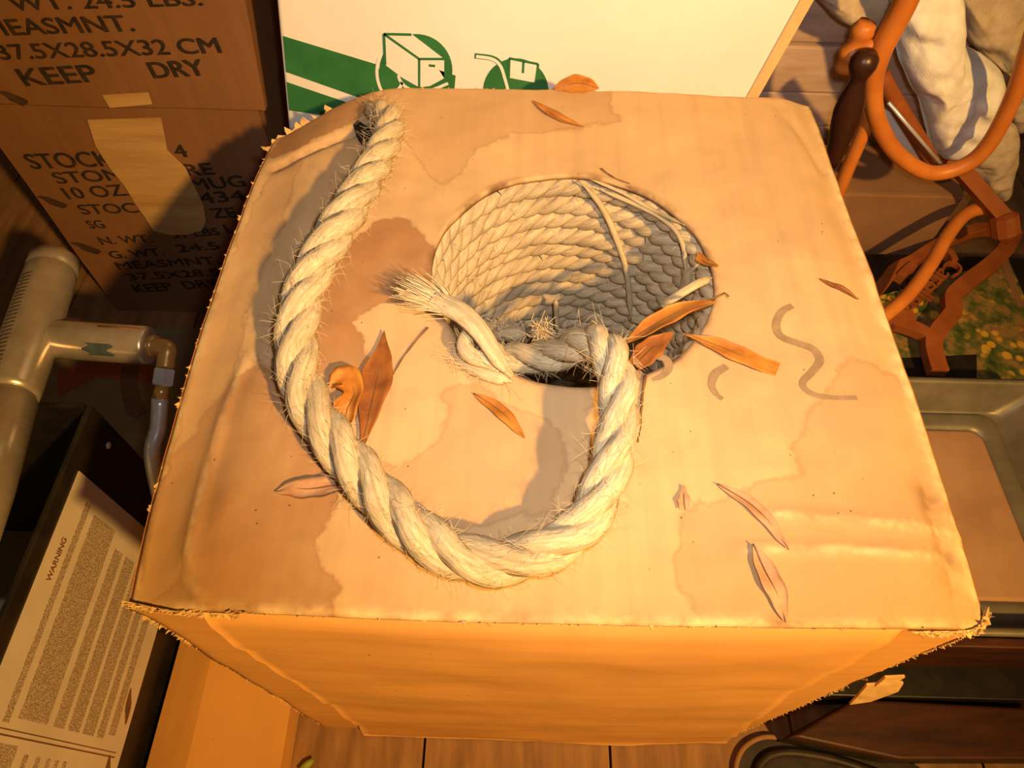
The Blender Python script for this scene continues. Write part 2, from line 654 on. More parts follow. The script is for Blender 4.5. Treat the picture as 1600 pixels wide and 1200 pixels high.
top = obj('top_panel', V, F, M['card'], carton, True)

WET = [px_poly([(200, 960), (215, 800), (260, 700), (330, 620), (400, 560), (440, 600), (470, 640), (540, 690), (535, 740), (512, 800), (500, 845), (505, 885), (522, 912), (500, 930), (520, 975), (300, 975)]),
       px_poly([(470, 560), (480, 480), (520, 410), (590, 345), (640, 338), (668, 372), (700, 400), (672, 440), (640, 470), (590, 470), (545, 500), (575, 560), (600, 610), (560, 660), (500, 620)]),
       px_poly([(420, 230), (470, 215), (560, 195), (600, 150), (520, 140), (430, 190)])]
FAINT = [px_poly([(600, 140), (950, 130), (962, 188), (880, 200), (800, 210), (742, 226), (722, 262), (690, 288), (655, 262), (622, 212)]),
         px_poly([(1330, 560), (1262, 655), (1235, 700), (1252, 742), (1182, 755), (1104, 782), (1062, 802), (1056, 892), (1092, 940), (1130, 975), (1560, 975), (1430, 600)]),
         px_poly([(330, 430), (430, 240), (470, 235), (440, 330), (400, 450), (345, 640), (280, 900), (190, 940)]),
         px_poly([(560, 760), (640, 715), (690, 680), (700, 640), (690, 600), (720, 590), (780, 620), (860, 640), (880, 720), (860, 800), (720, 830), (620, 800)])]
PX = V[:, :2]


def vattr(o, name, vals):
    a = o.data.attributes.new(name, 'FLOAT', 'POINT')
    a.data.foreach_set('value', np.asarray(vals, dtype=np.float32))


vattr(top, 'stain_wet', np.max([sdf(PX, p) for p in WET], axis=0))
vattr(top, 'stain_faint', np.max([sdf(PX, p) for p in FAINT], axis=0))
edge = np.minimum.reduce([PX[:, 1] - Y0 + 0.004, np.where(PX[:, 0] > 0.03, X1 - PX[:, 0], PX[:, 0] - X0 + 0.01)])
wear = np.exp(-(edge / 0.006) ** 2) * 0.8
for c, a in zip(CREASES[:3], (0.75, 0.8, 0.45)):
    wear = np.maximum(wear, a * np.exp(-(seg_dist(PX, c) / 0.0022) ** 2))
vattr(top, 'wear', np.clip(wear, 0, 1))
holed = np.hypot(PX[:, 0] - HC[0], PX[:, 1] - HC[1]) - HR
rim_crease_dark = 0.9 * np.exp(-(holed / 0.004) ** 2) + 0.5 * np.exp(-((PX[:, 1] - Y0 + 0.002) / 0.005) ** 2) \
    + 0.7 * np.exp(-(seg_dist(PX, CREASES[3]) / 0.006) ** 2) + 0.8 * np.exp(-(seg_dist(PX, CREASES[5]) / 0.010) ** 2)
vattr(top, 'rim_crease_dark', np.clip(rim_crease_dark, 0, 1))  # darker along the hole rim, the near edge and two creases

# side walls
NZ = 26
zt = top_z(OUT) - 0.0015
SV = []
for i in range(NZ + 1):
    t = i / NZ
    for k in range(NO):
        x, y = OUT[k]
        z = zt[k] * (1 - t)
        cx, cy = (X0 + X1) / 2, (Y0 + Y1) / 2
        inset = 0.0015 * sstep(0, 0.05, np.array([t]))[0]
        dx = np.sign(cx - x) * inset if abs(x - cx) > 0.24 else 0
        dy = np.sign(cy - y) * inset if abs(y - cy) > 0.235 else 0
        q = 0.0016 * fbm((x, y, z), 14.0, 3)
        edge_f = min(1.0, 4 * t)
        SV.append((x + dx + (q * edge_f if abs(x - cx) > 0.24 else 0), y + dy + (q * edge_f if abs(y - cy) > 0.235 else 0), z))
SF = []
for i in range(NZ):
    for k in range(NO):
        k2 = (k + 1) % NO
        SF.append((i * NO + k, (i + 1) * NO + k, (i + 1) * NO + k2, i * NO + k2))
obj('side_wall', SV, SF, M['card_front'], carton, True)

# outer flap glued over the near wall: its slanting ends leave a corner strip on either side
FV = []
NXF, NZF = 48, 26
for i in range(NZF + 1):
    t = i / NZF
    xl = np.interp(t, [0, 0.25, 0.55, 0.8, 1.0], [-0.176, -0.170, -0.163, -0.161, -0.166])
    xr = np.interp(t, [0, 0.12, 0.35, 0.7, 1.0], [0.228, 0.222, 0.225, 0.246, 0.266])
    for k in range(NXF + 1):
        s = k / NXF
        x = xl + (xr - xl) * s
        z = (tz(x, Y0) - 0.0025) * (1 - t) + 0.003 * t
        y = Y0 - 0.0012 - 0.0065 * min(1.0, t / 0.05) - 0.0042 * math.sin(math.pi * s) + 0.0042 * min(1.0, t / 0.08) * fbm((x * 0.7, 0.2, z * 2.6), 9.0, 4) - 0.003 * math.exp(-((t - 0.45) / 0.05) ** 2) * s
        FV.append((x, y, z))
nF = len(FV)
FV += [(a, b + 0.0045, c) for a, b, c in FV]
FF = []
for i in range(NZF):
    for k in range(NXF):
        a = i * (NXF + 1) + k
        q = (a, a + NXF + 1, a + NXF + 2, a + 1)
        FF.append(q)
        FF.append(tuple(nF + j for j in reversed(q)))
for i in range(NZF):
    for k in (0, NXF):
        a = i * (NXF + 1) + k
        FF.append((a, a + NXF + 1, nF + a + NXF + 1, nF + a))
for k in range(NXF):
    for i in (0, NZF):
        a = i * (NXF + 1) + k
        FF.append((a, a + 1, nF + a + 1, nF + a))
obj('front_flap', FV, FF, M['card_front'], carton, True)


def fringe(pts, n, size, out, name='torn_fringe', mat='card_raw', thick=0.0004):
    """ragged paper shreds standing off a worn board edge"""
    P = spline(pts, 200)
    mb = MB()
    for _ in range(n):
        i = RNG.integers(1, 199)
        t = P[i] - P[i - 1]
        t /= np.linalg.norm(t)
        o = np.array(out, float) + RNG.normal(size=3) * 0.45
        o /= np.linalg.norm(o)
        L, W = size * RNG.uniform(0.25, 1.0), size * RNG.uniform(0.3, 1.1)
        c = P[i] - o * size * 0.25
        nn = np.cross(t, o)
        nn /= np.linalg.norm(nn)
        bend = nn * L * RNG.uniform(-0.4, 0.4)
        p = [c - t * W * 0.5, c + t * W * 0.5, c + t * W * RNG.uniform(0.1, 0.4) + o * L * 0.7 + bend * 0.5, c + t * W * RNG.uniform(-0.2, 0.2) + o * L + bend, c - t * W * RNG.uniform(0.1, 0.5) + o * L * 0.5 + bend * 0.3]
        v, f = prism(p, nn, thick)
        mb.add(v, f)
    return tag(mb.obj(name, M[mat], carton), 'ragged paper shreds along the worn edge', None, None, 'stuff')


def edge_pts(i0, i1, dz=0.0):
    return [(OUT[i % NO][0], OUT[i % NO][1], zt[i % NO] + dz) for i in range(i0, i1, 6)]


fringe([(X0 + 0.002, Y0 + 0.001, 0.515), (X0 + 0.003, Y0 + 0.002, 0.40), (X0 + 0.003, Y0 + 0.002, 0.25), (X0 + 0.003, Y0 + 0.002, 0.01)], 260, 0.0036, (-0.8, -0.5, 0))
fringe([(X0 - 0.003, Y0 + 0.004, 0.514), (X0 + 0.03, Y0 - 0.002, 0.518), (X0 + 0.07, Y0 - 0.004, 0.521)], 120, 0.0042, (-0.2, -1, 0.0))
fringe([(X1 - 0.001, Y0, 0.517), (X1 - 0.003, Y0 + 0.002, 0.42), (X1 - 0.003, Y0 + 0.002, 0.3), (X1 - 0.003, Y0 + 0.002, 0.01)], 220, 0.0034, (0.8, -0.5, 0))
fringe([(X1 - 0.045, Y0 - 0.004, 0.519), (X1 - 0.01, Y0 - 0.001, 0.516), (X1 + 0.003, Y0 + 0.012, 0.516)], 140, 0.0055, (0.5, -0.6, 0.1))
fringe(edge_pts(220, 285), 50, 0.004, (-1, 0, 0.2))
fringe(edge_pts(209, 222), 22, 0.011, (-0.9, 0.3, 0.5))
fringe(edge_pts(186, 206), 30, 0.003, (0, 0.8, 0.5))
fringe(edge_pts(1, 72), 60, 0.003, (0, -0.6, 0.6))
# hanging torn scrap on the near right corner
P0 = np.array([0.2765, 0.102, 0.36])
v, f = prism([P0, P0 + (0.022, 0.0, 0.012), P0 + (0.028, -0.002, -0.01), P0 + (0.022, -0.004, -0.045), P0 + (0.012, -0.004, -0.062), P0 + (0.006, -0.002, -0.03)], (0, 1, 0), 0.002)
obj('torn_scrap', v, f, M['card_raw'], carton)
v, f = prism([P0 + (0, 0, 0.03), P0 + (0.012, 0.0, 0.035), P0 + (0.012, -0.002, 0.012), P0 + (0.002, -0.002, 0.008)], (0, 1, 0), 0.002)
obj('torn_scrap', v, f, M['card_raw'], carton)


# faded marker writing on the top
def stroke(pts, wpx=14):
    P = spline([onz(a, b, TOP)[:2] for a, b in pts], 40)
    z = top_z(P) + 0.0004
    P3 = np.column_stack([P, z])
    n = len(P3)
    wd = 0.0062 * (0.85 + 0.15 * np.sin(np.linspace(0, 5, n))) * np.where(np.arange(n) < n * 0.85, 1, 0.85)
    T = np.gradient(P3[:, :2], axis=0)
    T /= np.linalg.norm(T, axis=1)[:, None]
    Sd = np.stack([T[:, 1], -T[:, 0]], 1)
    rows = []
    for o in (-0.5, -0.17, 0.17, 0.5):
        q = P3[:, :2] + Sd * wd[:, None] * o
        rows.append(np.column_stack([q, top_z(q) + 0.00035]))
    V = np.vstack(rows)
    F = [(r * n + i, (r + 1) * n + i, (r + 1) * n + i + 1, r * n + i + 1) for r in range(3) for i in range(n - 1)]
    tag(obj('marker_stroke', V, F, M['marker'], carton, True), 'faded grey marker stroke')


stroke([(1240, 475), (1224, 483), (1215, 502), (1222, 520), (1248, 532), (1272, 543), (1282, 562), (1270, 580), (1255, 596), (1262, 610), (1285, 620), (1338, 623)])
stroke([(1028, 553), (1042, 558), (1046, 572), (1036, 584), (1020, 590)])
stroke([(995, 575), (1002, 583), (1012, 586)])
stroke([(1138, 568), (1120, 580), (1113, 598), (1119, 612), (1130, 622)])

# ------------------------------------------------------------------ rope
rope = thing('manila_rope', 'pale twisted manila rope coiled inside the carton and looped over its top', 'rope', (HC[0], HC[1], 0))


def rope_strand(path, k, R, r, pitch, sides=18, ridges=7):
    P, T, N, B = frames(path)
    s = np.concatenate([[0], np.cumsum(np.linalg.norm(np.diff(P, axis=0), axis=1))])
    a = s * 2 * math.pi / pitch + k * 2 * math.pi / 3
    fat = np.interp(s / s[-1], [0, 0.34, 0.46, 0.72, 0.84, 1.0], [0.87, 0.90, 1.0, 1.02, 0.90, 0.80])
    C = P + (R * fat)[:, None] * (np.cos(a)[:, None] * N + np.sin(a)[:, None] * B)
    lum = np.array([1 + 0.07 * mnoise.noise(Vector((q * 60.0, k * 7.3, 0.5))) for q in s])
    return tube(C, r * lum * fat, sides, True, ridges * 2, 0.24, -75.0)


def coil_mesh():
    mb = MB()
    Rm, n = 0.1165, 260
    th = np.linspace(0, 2 * math.pi, n + 1)
    path = np.stack([Rm * np.cos(th), Rm * np.sin(th), 0 * th], 1)
    L = 2 * math.pi * Rm
    turns = 15
    for k in range(3):
        a = th * turns + k * 2 * math.pi / 3
        er = np.stack([np.cos(th), np.sin(th), 0 * th], 1)
        C = path + 0.0052 * (np.cos(a)[:, None] * er + np.sin(a)[:, None] * np.array([0, 0, 1.0]))
        v, f, u = tube(C, 0.0056, 12, False, 10, 0.16, 60.0)
        mb.add(v, f, u)
    return mb


cm = coil_mesh()
src = None
PITCH = 0.0192
for i in range(27):
    z = TOP - 0.0215 - i * PITCH
    if z < 0.012:
        break
    if src is None:
        src = cm.obj('coil_turn', M['rope_coil'], None, True)
        o = src
    else:
        o = src.copy()
        COL.objects.link(o)
    o.parent = rope
    o.location = (RNG.normal() * 0.0016 - 0.002, RNG.normal() * 0.0016 + 0.001, z)
    o.rotation_euler = (RNG.normal() * 0.006, RNG.normal() * 0.006, RNG.uniform(0, 6.28))
    sc = 1 + RNG.normal() * 0.01
    o.scale = (sc, sc, 1)

# free length: out of the hole, round over the top, into the small hole by the far edge
LP = [(-0.045, 0.300, 0.380), (-0.035, 0.292, 0.440), tuple(onz(790, 566, 0.484)), tuple(onz(862, 556, 0.508)), tuple(onz(915, 535, 0.540)),
      tuple(onz(950, 548, 0.560)), tuple(onz(967, 610, 0.562)), tuple(onz(964, 680, 0.560)), tuple(onz(946, 752, 0.556)),
      tuple(onz(912, 818, 0.549)), tuple(onz(850, 860, 0.544)), tuple(onz(770, 878, 0.541)), tuple(onz(700, 862, 0.541)),
      tuple(onz(632, 815, 0.541)), tuple(onz(570, 748, 0.541)), tuple(onz(512, 676, 0.542)), tuple(onz(474, 610, 0.544)),
      tuple(onz(463, 540, 0.548)), tuple(onz(474, 460, 0.554)), tuple(onz(512, 382, 0.560)), tuple(onz(556, 308, 0.560)),
      tuple(onz(592, 245, 0.555)), tuple(onz(610, 198, 0.549)), tuple(onz(598, 178, 0.538)), tuple(onz(578, 186, 0.512)), tuple(onz(572, 196, 0.48))]
LPATH = spline(LP, 700)
for k in range(3):
    v, f, u = rope_strand(LPATH, k, 0.0064, 0.0078, 0.092, 28, 7)
    obj('strand', v, f, M['rope'], rope, True, u)


def hairs(path, n, rad, lmin, lmax, thick=0.00022, out=0.8):
    mb = MB()
    P, T, N, B = frames(path)
    m = len(P)
    for _ in range(n):
        i = RNG.integers(4, m - 4)
        a = RNG.uniform(0, 6.283)
        d = math.cos(a) * N[i] + math.sin(a) * B[i]
        p = P[i] + d * rad * 0.97
        L = RNG.uniform(lmin, lmax)
        dirv = d * RNG.uniform(0.15, out) + T[i] * RNG.choice([-1, 1]) * RNG.uniform(0.3, 1.0) + RNG.normal(size=3) * 0.25
        dirv /= np.linalg.norm(dirv)
        cv = RNG.normal(size=3) * 0.35
        q = [p + dirv * L * t + cv * L * t * t * 0.6 for t in np.linspace(0, 1, 5)]
        v, f, u = tube(q, np.linspace(thick, thick * 0.5, 5), 3, False)
        mb.add(v, f, u)
    return mb


h = hairs(LPATH, 2200, 0.0132, 0.003, 0.015, 0.00016)
tag(h.obj('loose_fibres', M['fibre'], rope, True), 'short stray fibres standing off the rope', None, None, 'stuff')

# fibres inside the coil
cmb = MB()
for _ in range(160):
    a = RNG.uniform(-0.6, 4.0)
    z = RNG.uniform(0.30, 0.515)
    p = np.array([HC[0] + 0.106 * math.cos(a), HC[1] + 0.106 * math.sin(a), z])
    d = np.array([-math.cos(a) * 0.6, -math.sin(a) * 0.6, 0]) + RNG.normal(size=3) * 0.7
    d /= np.linalg.norm(d)
    L = RNG.uniform(0.005, 0.016)
    v, f, u = tube([p + d * L * t for t in (0, 0.5, 1)], 0.0002, 3, False)
    cmb.add(v, f, u)
tag(cmb.obj('loose_fibres', M['fibre'], rope, True), 'stray fibres inside the coil', None, None, 'stuff')


def wall_pt(a, z, r=0.104):
    return (HC[0] + r * math.cos(a), HC[1] + r * math.sin(a), z)


# slack yarns lying across the inner turns
def cord(pts, r, name='slack_yarn', mat='rope', flat=1.0, n=40):
    p = spline(pts, n)
    rr_ = r * np.clip(np.minimum(np.arange(n), np.arange(n)[::-1]) / (0.12 * n), 0.25, 1.0)[:len(p)]
    v, f, u = tube(p, rr_, 10, True, 8, 0.14, 40.0, flat)
    return obj(name, v, f, M[mat], rope, True, u)


def on_wall(px, py, r=0.1035):
    """where the sight line first meets the inner face of the coil, beyond the near rim"""
    d = _ray(px, py)
    o = CAM[:2] - HC
    A = d[0] ** 2 + d[1] ** 2
    Bq = o[0] * d[0] + o[1] * d[1]
    Cq = o @ o - r * r
    t = (-Bq + math.sqrt(max(0, Bq * Bq - A * Cq))) / A
    return tuple(CAM + d * t)


cord([on_wall(905, 282), on_wall(938, 320), on_wall(962, 370), on_wall(980, 430), on_wall(986, 500)], 0.0028)
cord([on_wall(920, 279), on_wall(970, 300), on_wall(1020, 328), on_wall(1070, 352)], 0.0016)
cord([on_wall(936, 296), on_wall(990, 318), on_wall(1040, 345), on_wall(1066, 380), on_wall(1072, 430)], 0.0022)
cord([on_wall(1090, 412), on_wall(1075, 432), on_wall(1060, 470), tuple(onz(1030, 500, 0.525)), tuple(onz(985, 530, 0.53))], 0.0042)
cord([tuple(onz(1112, 434, 0.522)), tuple(onz(1085, 446, 0.526)), tuple(onz(1052, 466, 0.518)), tuple(onz(1030, 480, 0.50))], 0.0032)
cord([on_wall(868, 466, 0.09), on_wall(870, 500, 0.085), on_wall(872, 520, 0.08)], 0.0026)

# frayed strand end lying over the near left rim, with a doubled yarn beside it
FR = spline([tuple(onz(800, 588, 0.530)), tuple(onz(778, 560, 0.541)), tuple(onz(752, 520, 0.549)), tuple(onz(725, 492, 0.551)), tuple(onz(700, 478, 0.549)), tuple(onz(680, 470, 0.547))], 50)
v, f, u = tube(FR, np.concatenate([np.linspace(0.002, 0.0062, 10), np.linspace(0.0062, 0.0088, 40)]), 14, True, 16, 0.16, 30.0, 0.7)
obj('frayed_strand', v, f, M['rope'], rope, True, u)
br = MB()
e0 = FR[-6]
e1 = np.array(onz(640, 448, 0.545))
dr = e1 - e0
for _ in range(520):
    off = RNG.normal(size=3) * np.array([0.0034, 0.0034, 0.0020])
    L = RNG.uniform(0.5, 0.98)
    e = dr * L + off * (0.35 + 0.5 * L) + RNG.normal(size=3) * 0.0016
    pts = [e0 + off * 0.9, e0 + off + e * 0.5 + (0, 0, 0.0015), e0 + off + e]
    v, f, u = tube(pts, 0.00032, 3, False)
    br.add(v, f, u)
tag(br.obj('brush_end', M['fibre'], rope, True), 'fanned-out fibres at the cut end', None, None, 'stuff')
cord([tuple(onz(800, 582, 0.527)), tuple(onz(768, 566, 0.533)), tuple(onz(738, 556, 0.535)), tuple(onz(726, 540, 0.536)), tuple(onz(734, 524, 0.537)), tuple(onz(752, 528, 0.536)),
      tuple(onz(772, 545, 0.533)), tuple(onz(796, 562, 0.528))], 0.0056, 'doubled_yarn', n=60)
cord([tuple(onz(705, 540, 0.515)), tuple(onz(724, 566, 0.521)), tuple(onz(755, 583, 0.527)), tuple(onz(800, 596, 0.529))], 0.0046, 'doubled_yarn')
hb = hairs(spline([tuple(onz(705, 540, 0.53)), tuple(onz(740, 570, 0.53)), tuple(onz(810, 590, 0.53))], 40), 110, 0.007, 0.006, 0.018)
tag(hb.obj('loose_fibres', M['fibre'], rope, True), 'tangled fibres on the near rim', None, None, 'stuff')
# tuft of broken yarn deep in the coil
tf = MB()
for c, n, s in (((790, 520), 90, 0.011), ((845, 515), 70, 0.010), ((770, 512), 40, 0.012)):
    cc = np.array(onz(c[0], c[1], 0.455))
    for _ in range(n):
        d = RNG.normal(size=3)
        d /= np.linalg.norm(d)
        p = cc + RNG.normal(size=3) * s * 0.4
        v, f, u = tube([p, p + d * s * 0.5, p + d * s + RNG.normal(size=3) * 0.002], 0.0004, 3, False)
        tf.add(v, f, u)
tag(tf.obj('yarn_tuft', M['fibre'], rope, True), 'tuft of broken yarn inside the coil', None, None, 'stuff')
cord([tuple(onz(762, 530, 0.44)), tuple(onz(790, 522, 0.455)), tuple(onz(822, 522, 0.46))], 0.006, 'broken_yarn')
cord([tuple(onz(835, 508, 0.44)), tuple(onz(850, 520, 0.445)), tuple(onz(868, 532, 0.44))], 0.004, 'broken_yarn')

# flat dark patch: shade of the rope's hole by the far edge, as colour
hp = px_poly([(552, 196), (560, 189), (578, 192), (588, 210), (584, 238), (572, 236), (560, 220)])
hv = np.column_stack([hp, top_z(hp) + 0.0006])
obj('rope_slot_shade', *prism(hv, (0, 0, 1), 0.0003), M['gap'], carton)


# ------------------------------------------------------------------ dry leaves and twigs
def leaf(pts, wpx, label, mat='leaf', z=None, lift=0.002, curl=0.25, zs=None, name='dry_leaf', stem=None, prof=None, roll=0.0):
    """pts: midline (pixels from tip to base) on the carton top, wpx: greatest width in mm"""
    if zs is None:
        P = spline([onz(a, b, TOP) for a, b in pts], 22)
        P[:, 2] = top_z(P[:, :2]) + lift
    else:
        P = spline([onz(a, b, zz_) for (a, b), zz_ in zip(pts, zs)], 22)
    n = len(P)
    t = np.linspace(0, 1, n)
    wd = wpx * 0.001 * (np.sin(math.pi * np.clip(t, 0.0, 1)) ** 0.75 if prof is None else np.interp(t, np.linspace(0, 1, len(prof)), prof))
    T = np.gradient(P, axis=0)
    T /= np.linalg.norm(T, axis=1)[:, None]
    up = np.array([0, math.sin(roll), math.cos(roll)])
    Sd = np.cross(T, up)
    Sd /= np.linalg.norm(Sd, axis=1)[:, None]
    Nn = np.cross(Sd, T)
    base = P.mean(0)
    rt = thing(name, label, 'leaf', (base[0], base[1], P[:, 2].min()))
    cols = np.array([-1, -0.66, -0.33, 0, 0.33, 0.66, 1])
    rows = []
    for i in range(n):
        for c in cols:
            lift_ = curl * abs(c) ** 1.6 * wd[i] * 0.5 + 0.0006 * math.sin(7 * t[i] + 3 * c)
            rows.append(P[i] + Sd[i] * c * wd[i] * 0.5 * (1 + 0.06 * math.sin(19 * t[i] + c)) + Nn[i] * (lift_ + 0.0003))
    Vt = np.array(rows)
    m = len(cols)
    nv = len(Vt)
    Vb = Vt - np.repeat(Nn, m, 0) * 0.0004
    V = np.vstack([Vt, Vb])
    F = []
    for i in range(n - 1):
        for c in range(m - 1):
            a = i * m + c
            q = (a, a + 1, a + m + 1, a + m)
            F.append(q)
            F.append(tuple(nv + j for j in reversed(q)))
        for c in (0, m - 1):
            a = i * m + c
            F.append((a, a + m, nv + a + m, nv + a))
    obj('blade', V, F, M[mat], rt, True)
    v, f, u = tube(P + Nn * 0.0006, np.linspace(0.00015, 0.0004, n), 6, True)
    obj('midrib', v, f, M['twig'], rt, True)
    if stem:
        q = [P[-1]] + [np.array(onz(a, b, TOP)) for a, b in stem]
        for k in range(1, len(q)):
            q[k][2] = tz(q[k][0], q[k][1]) + 0.0015 if zs is None else P[-1][2]
        v, f, u = tube(spline(q, 12), 0.0007, 6, True)
        obj('stem', v, f, M['twig'], rt, True)
    return rt


leaf([(601, 519), (597, 560), (588, 610), (578, 660), (566, 708)], 21, 'long dark brown dry leaf lying inside the rope loop beside the crumpled leaf', 'leaf_dark', lift=0.004, prof=[0.02, 0.3, 0.75, 1, 1, 0.85, 0.6, 0.3, 0.08])
leaf([(520, 612), (540, 600), (556, 620), (545, 650), (540, 690)], 21, 'crumpled brown leaf curled up against the left side of the rope loop', 'leaf', lift=0.005, curl=0.7, prof=[0.2, 0.7, 1, 0.7, 0.55, 0.8, 0.7, 0.4, 0.15])
leaf([(432, 771), (460, 766), (490, 766), (540, 758)], 14, 'pale brown leaf pinned under the left side of the rope', 'leaf_pale', lift=0.002, prof=[0.05, 0.6, 0.9, 1, 1, 1, 0.9, 0.5])
leaf([(820, 684), (800, 660), (776, 636), (740, 612)], 9.5, 'small orange-brown leaf in the middle of the rope loop', 'leaf', lift=0.002)
leaf([(1118, 472), (1075, 482), (1030, 505), (978, 536)], 17, 'large orange leaf leaning over the right rim of the hole', 'leaf', zs=[0.548, 0.543, 0.538, 0.533], curl=0.3, stem=[(1122, 471), (1134, 474)], roll=0.3)
leaf([(1052, 520), (1030, 535), (1012, 552), (992, 572)], 17, 'dark orange leaf tucked under the large leaf by the hole rim', 'leaf_dark', zs=[0.534, 0.532, 0.531, 0.530], curl=0.2, prof=[0.1, 0.5, 0.8, 1, 1, 0.9, 0.6])
leaf([(1214, 580), (1180, 566), (1140, 548), (1068, 520)], 15, 'broad orange leaf with a cut end between the two marker hooks', 'leaf', lift=0.004, curl=0.15, prof=[0.75, 0.85, 0.95, 1, 1, 0.9, 0.6, 0.25, 0.04])
leaf([(1230, 862), (1200, 818), (1165, 785), (1120, 757)], 9, 'slim pinkish-brown leaf right of the rope, upper of two', 'leaf_pale', lift=0.002)
leaf([(1228, 972), (1214, 930), (1195, 895), (1174, 853)], 13, 'slim pinkish-brown leaf ending at the near edge of the carton', 'leaf_pale', lift=0.002)
leaf([(832, 162), (850, 175), (880, 190), (912, 198)], 9, 'dark-edged leaf lying near the far edge of the carton top', 'leaf', lift=0.002, curl=0.5)
leaf([(1280, 437), (1300, 447), (1322, 457), (1342, 466)], 5, 'thin greyish leaf near the right edge above the marker squiggle', 'leaf_dark', lift=0.0015)
leaf([(865, 139), (890, 131), (912, 131), (936, 138)], 16, 'curled brown leaf standing up behind the far edge of the carton', 'leaf', zs=[0.528, 0.532, 0.532, 0.528], curl=0.4, roll=-1.1)
leaf([(1068, 760), (1068, 775), (1070, 797)], 9, 'tiny torn leaf scrap on the carton right of the rope', 'leaf_pale', lift=0.002, prof=[0.2, 0.5, 1, 0.8])
leaf([(1092, 395), (1100, 410), (1122, 416)], 10, 'small brown leaf scrap caught in the right rim of the coil', 'leaf', zs=[0.520, 0.522, 0.528], prof=[0.3, 1, 0.8, 0.2])


def twig(pts, r, label, zoff=0.0015):
    P = spline([onz(a, b, TOP) for a, b in pts], 20)
    P[:, 2] = top_z(P[:, :2]) + zoff
    v, f, u = tube(P, np.linspace(r, r * 0.6, 20) * (1 + 0.15 * np.sin(np.arange(20))), 7, True)
    c = P.mean(0)
    o = obj('twig', v, f, M['twig'], None, True, u, org=(c[0], c[1], P[:, 2].min()))
    tag(o, label, 'twig')


twig([(1009, 585), (1004, 620), (1001, 660), (997, 690)], 0.0012, 'thin straight twig on the carton just right of the rope')
twig([(668, 508), (650, 530), (630, 556), (611, 590)], 0.0007, 'fine curved stem running from the hole rim to the dark leaf')
twig([(940, 258), (960, 272), (985, 281)], 0.0008, 'fine short stem at the far rim of the hole')
twig([(728, 905), (750, 911), (778, 918)], 0.0011, 'short dark twig under the near bottom of the rope loop')


# ------------------------------------------------------------------ lettering helper
def lettering(name, body, a, b, height, nrm, mat, parent, up=None, th=0.0004, bold=0.012):
    """text with its baseline from a to b (3d) and cap height, facing nrm"""
    cu = bpy.data.curves.new('tmp_text', 'FONT')
    cu.body = body
    cu.size = 1.0
    cu.offset = 0.0
    cu.resolution_u = 4
    to = bpy.data.objects.new('tmp_text', cu)
    COL.objects.link(to)
    dg = bpy.context.evaluated_depsgraph_get()
    dg.update()
    me = bpy.data.meshes.new_from_object(to.evaluated_get(dg))
    bpy.data.objects.remove(to)
    V = np.array([v.co for v in me.vertices])
    F = [tuple(p.vertices) for p in me.polygons]
    x0, x1 = V[:, 0].min(), V[:, 0].max()
    a, b, nv = np.array(a, float), np.array(b, float), np.array(nrm, float)
    u = (b - a) / np.linalg.norm(b - a)
    vv = np.cross(nv, u)
    sx = np.linalg.norm(b - a) / (x1 - x0)
    sy = height / 0.70
    W = a + np.outer((V[:, 0] - x0) * sx, u) + np.outer(V[:, 1] * sy, vv)
    n = len(W)
    W2 = np.vstack([W + nv * th, W - nv * 0.0002])
    NV = len(W2)
    # outline edges become the thin sides
    cnt = {}
    for q in F:
        for i in range(len(q)):
            e = (q[i], q[(i + 1) % len(q)])
            cnt[e] = 1
    FF = list(F)
    for (i, j) in list(cnt):
        if (j, i) not in cnt:
            FF.append((j, i, n + i, n + j))
    bpy.data.meshes.remove(me)
    if bold > 0:                                   # heavier strokes: the same outline struck three times
        k = bold * 2.2 * sy
        W2 = np.vstack([W2 - u * k, W2 + u * k + nv * 2e-5, W2 + vv * k * 0.8 + nv * 4e-5])
        FF = FF + [tuple(i + NV for i in q) for q in FF] + [tuple(i + 2 * NV for i in q) for q in FF]
    return obj(name, W2, FF, mat, parent)


# ------------------------------------------------------------------ two brown cartons stacked at the left
def carton_shell(root, x0, x1, y0, y1, z0, z1, mat, lean=0.0, name='body'):
    mb = MB()
    n = 10
    V = []
    F = []
    P = []
    for s0, s1 in (((x0, y0), (x1, y0)), ((x1, y0), (x1, y1)), ((x1, y1), (x0, y1)), ((x0, y1), (x0, y0))):
        for k in range(n):
            t = k / n
            P.append((s0[0] + (s1[0] - s0[0]) * t, s0[1] + (s1[1] - s0[1]) * t))
    m = len(P)
    nz = 10
    for i in range(nz + 1):
        z = z0 + (z1 - z0) * i / nz
        for (x, y) in P:
            q = 0.0025 * fbm((x, y, z), 7, 2)
            V.append((x + lean * (z - z0), y + q, z))
    for i in range(nz):
        for k in range(m):
            k2 = (k + 1) % m
            F.append((i * m + k, i * m + k2, (i + 1) * m + k2, (i + 1) * m + k))
    F.append(tuple(range(m - 1, -1, -1)))
    F.append(tuple(nz * m + k for k in range(m)))
    return obj(name, V, F, mat, root, False)


YL, YU = 0.734, 0.726
low = thing('stoneware_carton', 'lower brown mug carton with black print and a strip of paper tape', 'carton', (-0.495, YL + 0.14, 0))
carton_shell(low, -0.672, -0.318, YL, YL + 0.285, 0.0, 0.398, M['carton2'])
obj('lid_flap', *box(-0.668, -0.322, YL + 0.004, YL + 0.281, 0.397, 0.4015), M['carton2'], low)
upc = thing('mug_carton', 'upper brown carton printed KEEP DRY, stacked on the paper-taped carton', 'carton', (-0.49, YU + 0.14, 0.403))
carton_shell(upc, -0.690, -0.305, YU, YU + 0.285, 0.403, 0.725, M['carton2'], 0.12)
obj('lid_flap', *box(-0.648, -0.270, YU + 0.004, YU + 0.281, 0.724, 0.729), M['carton2'], upc)


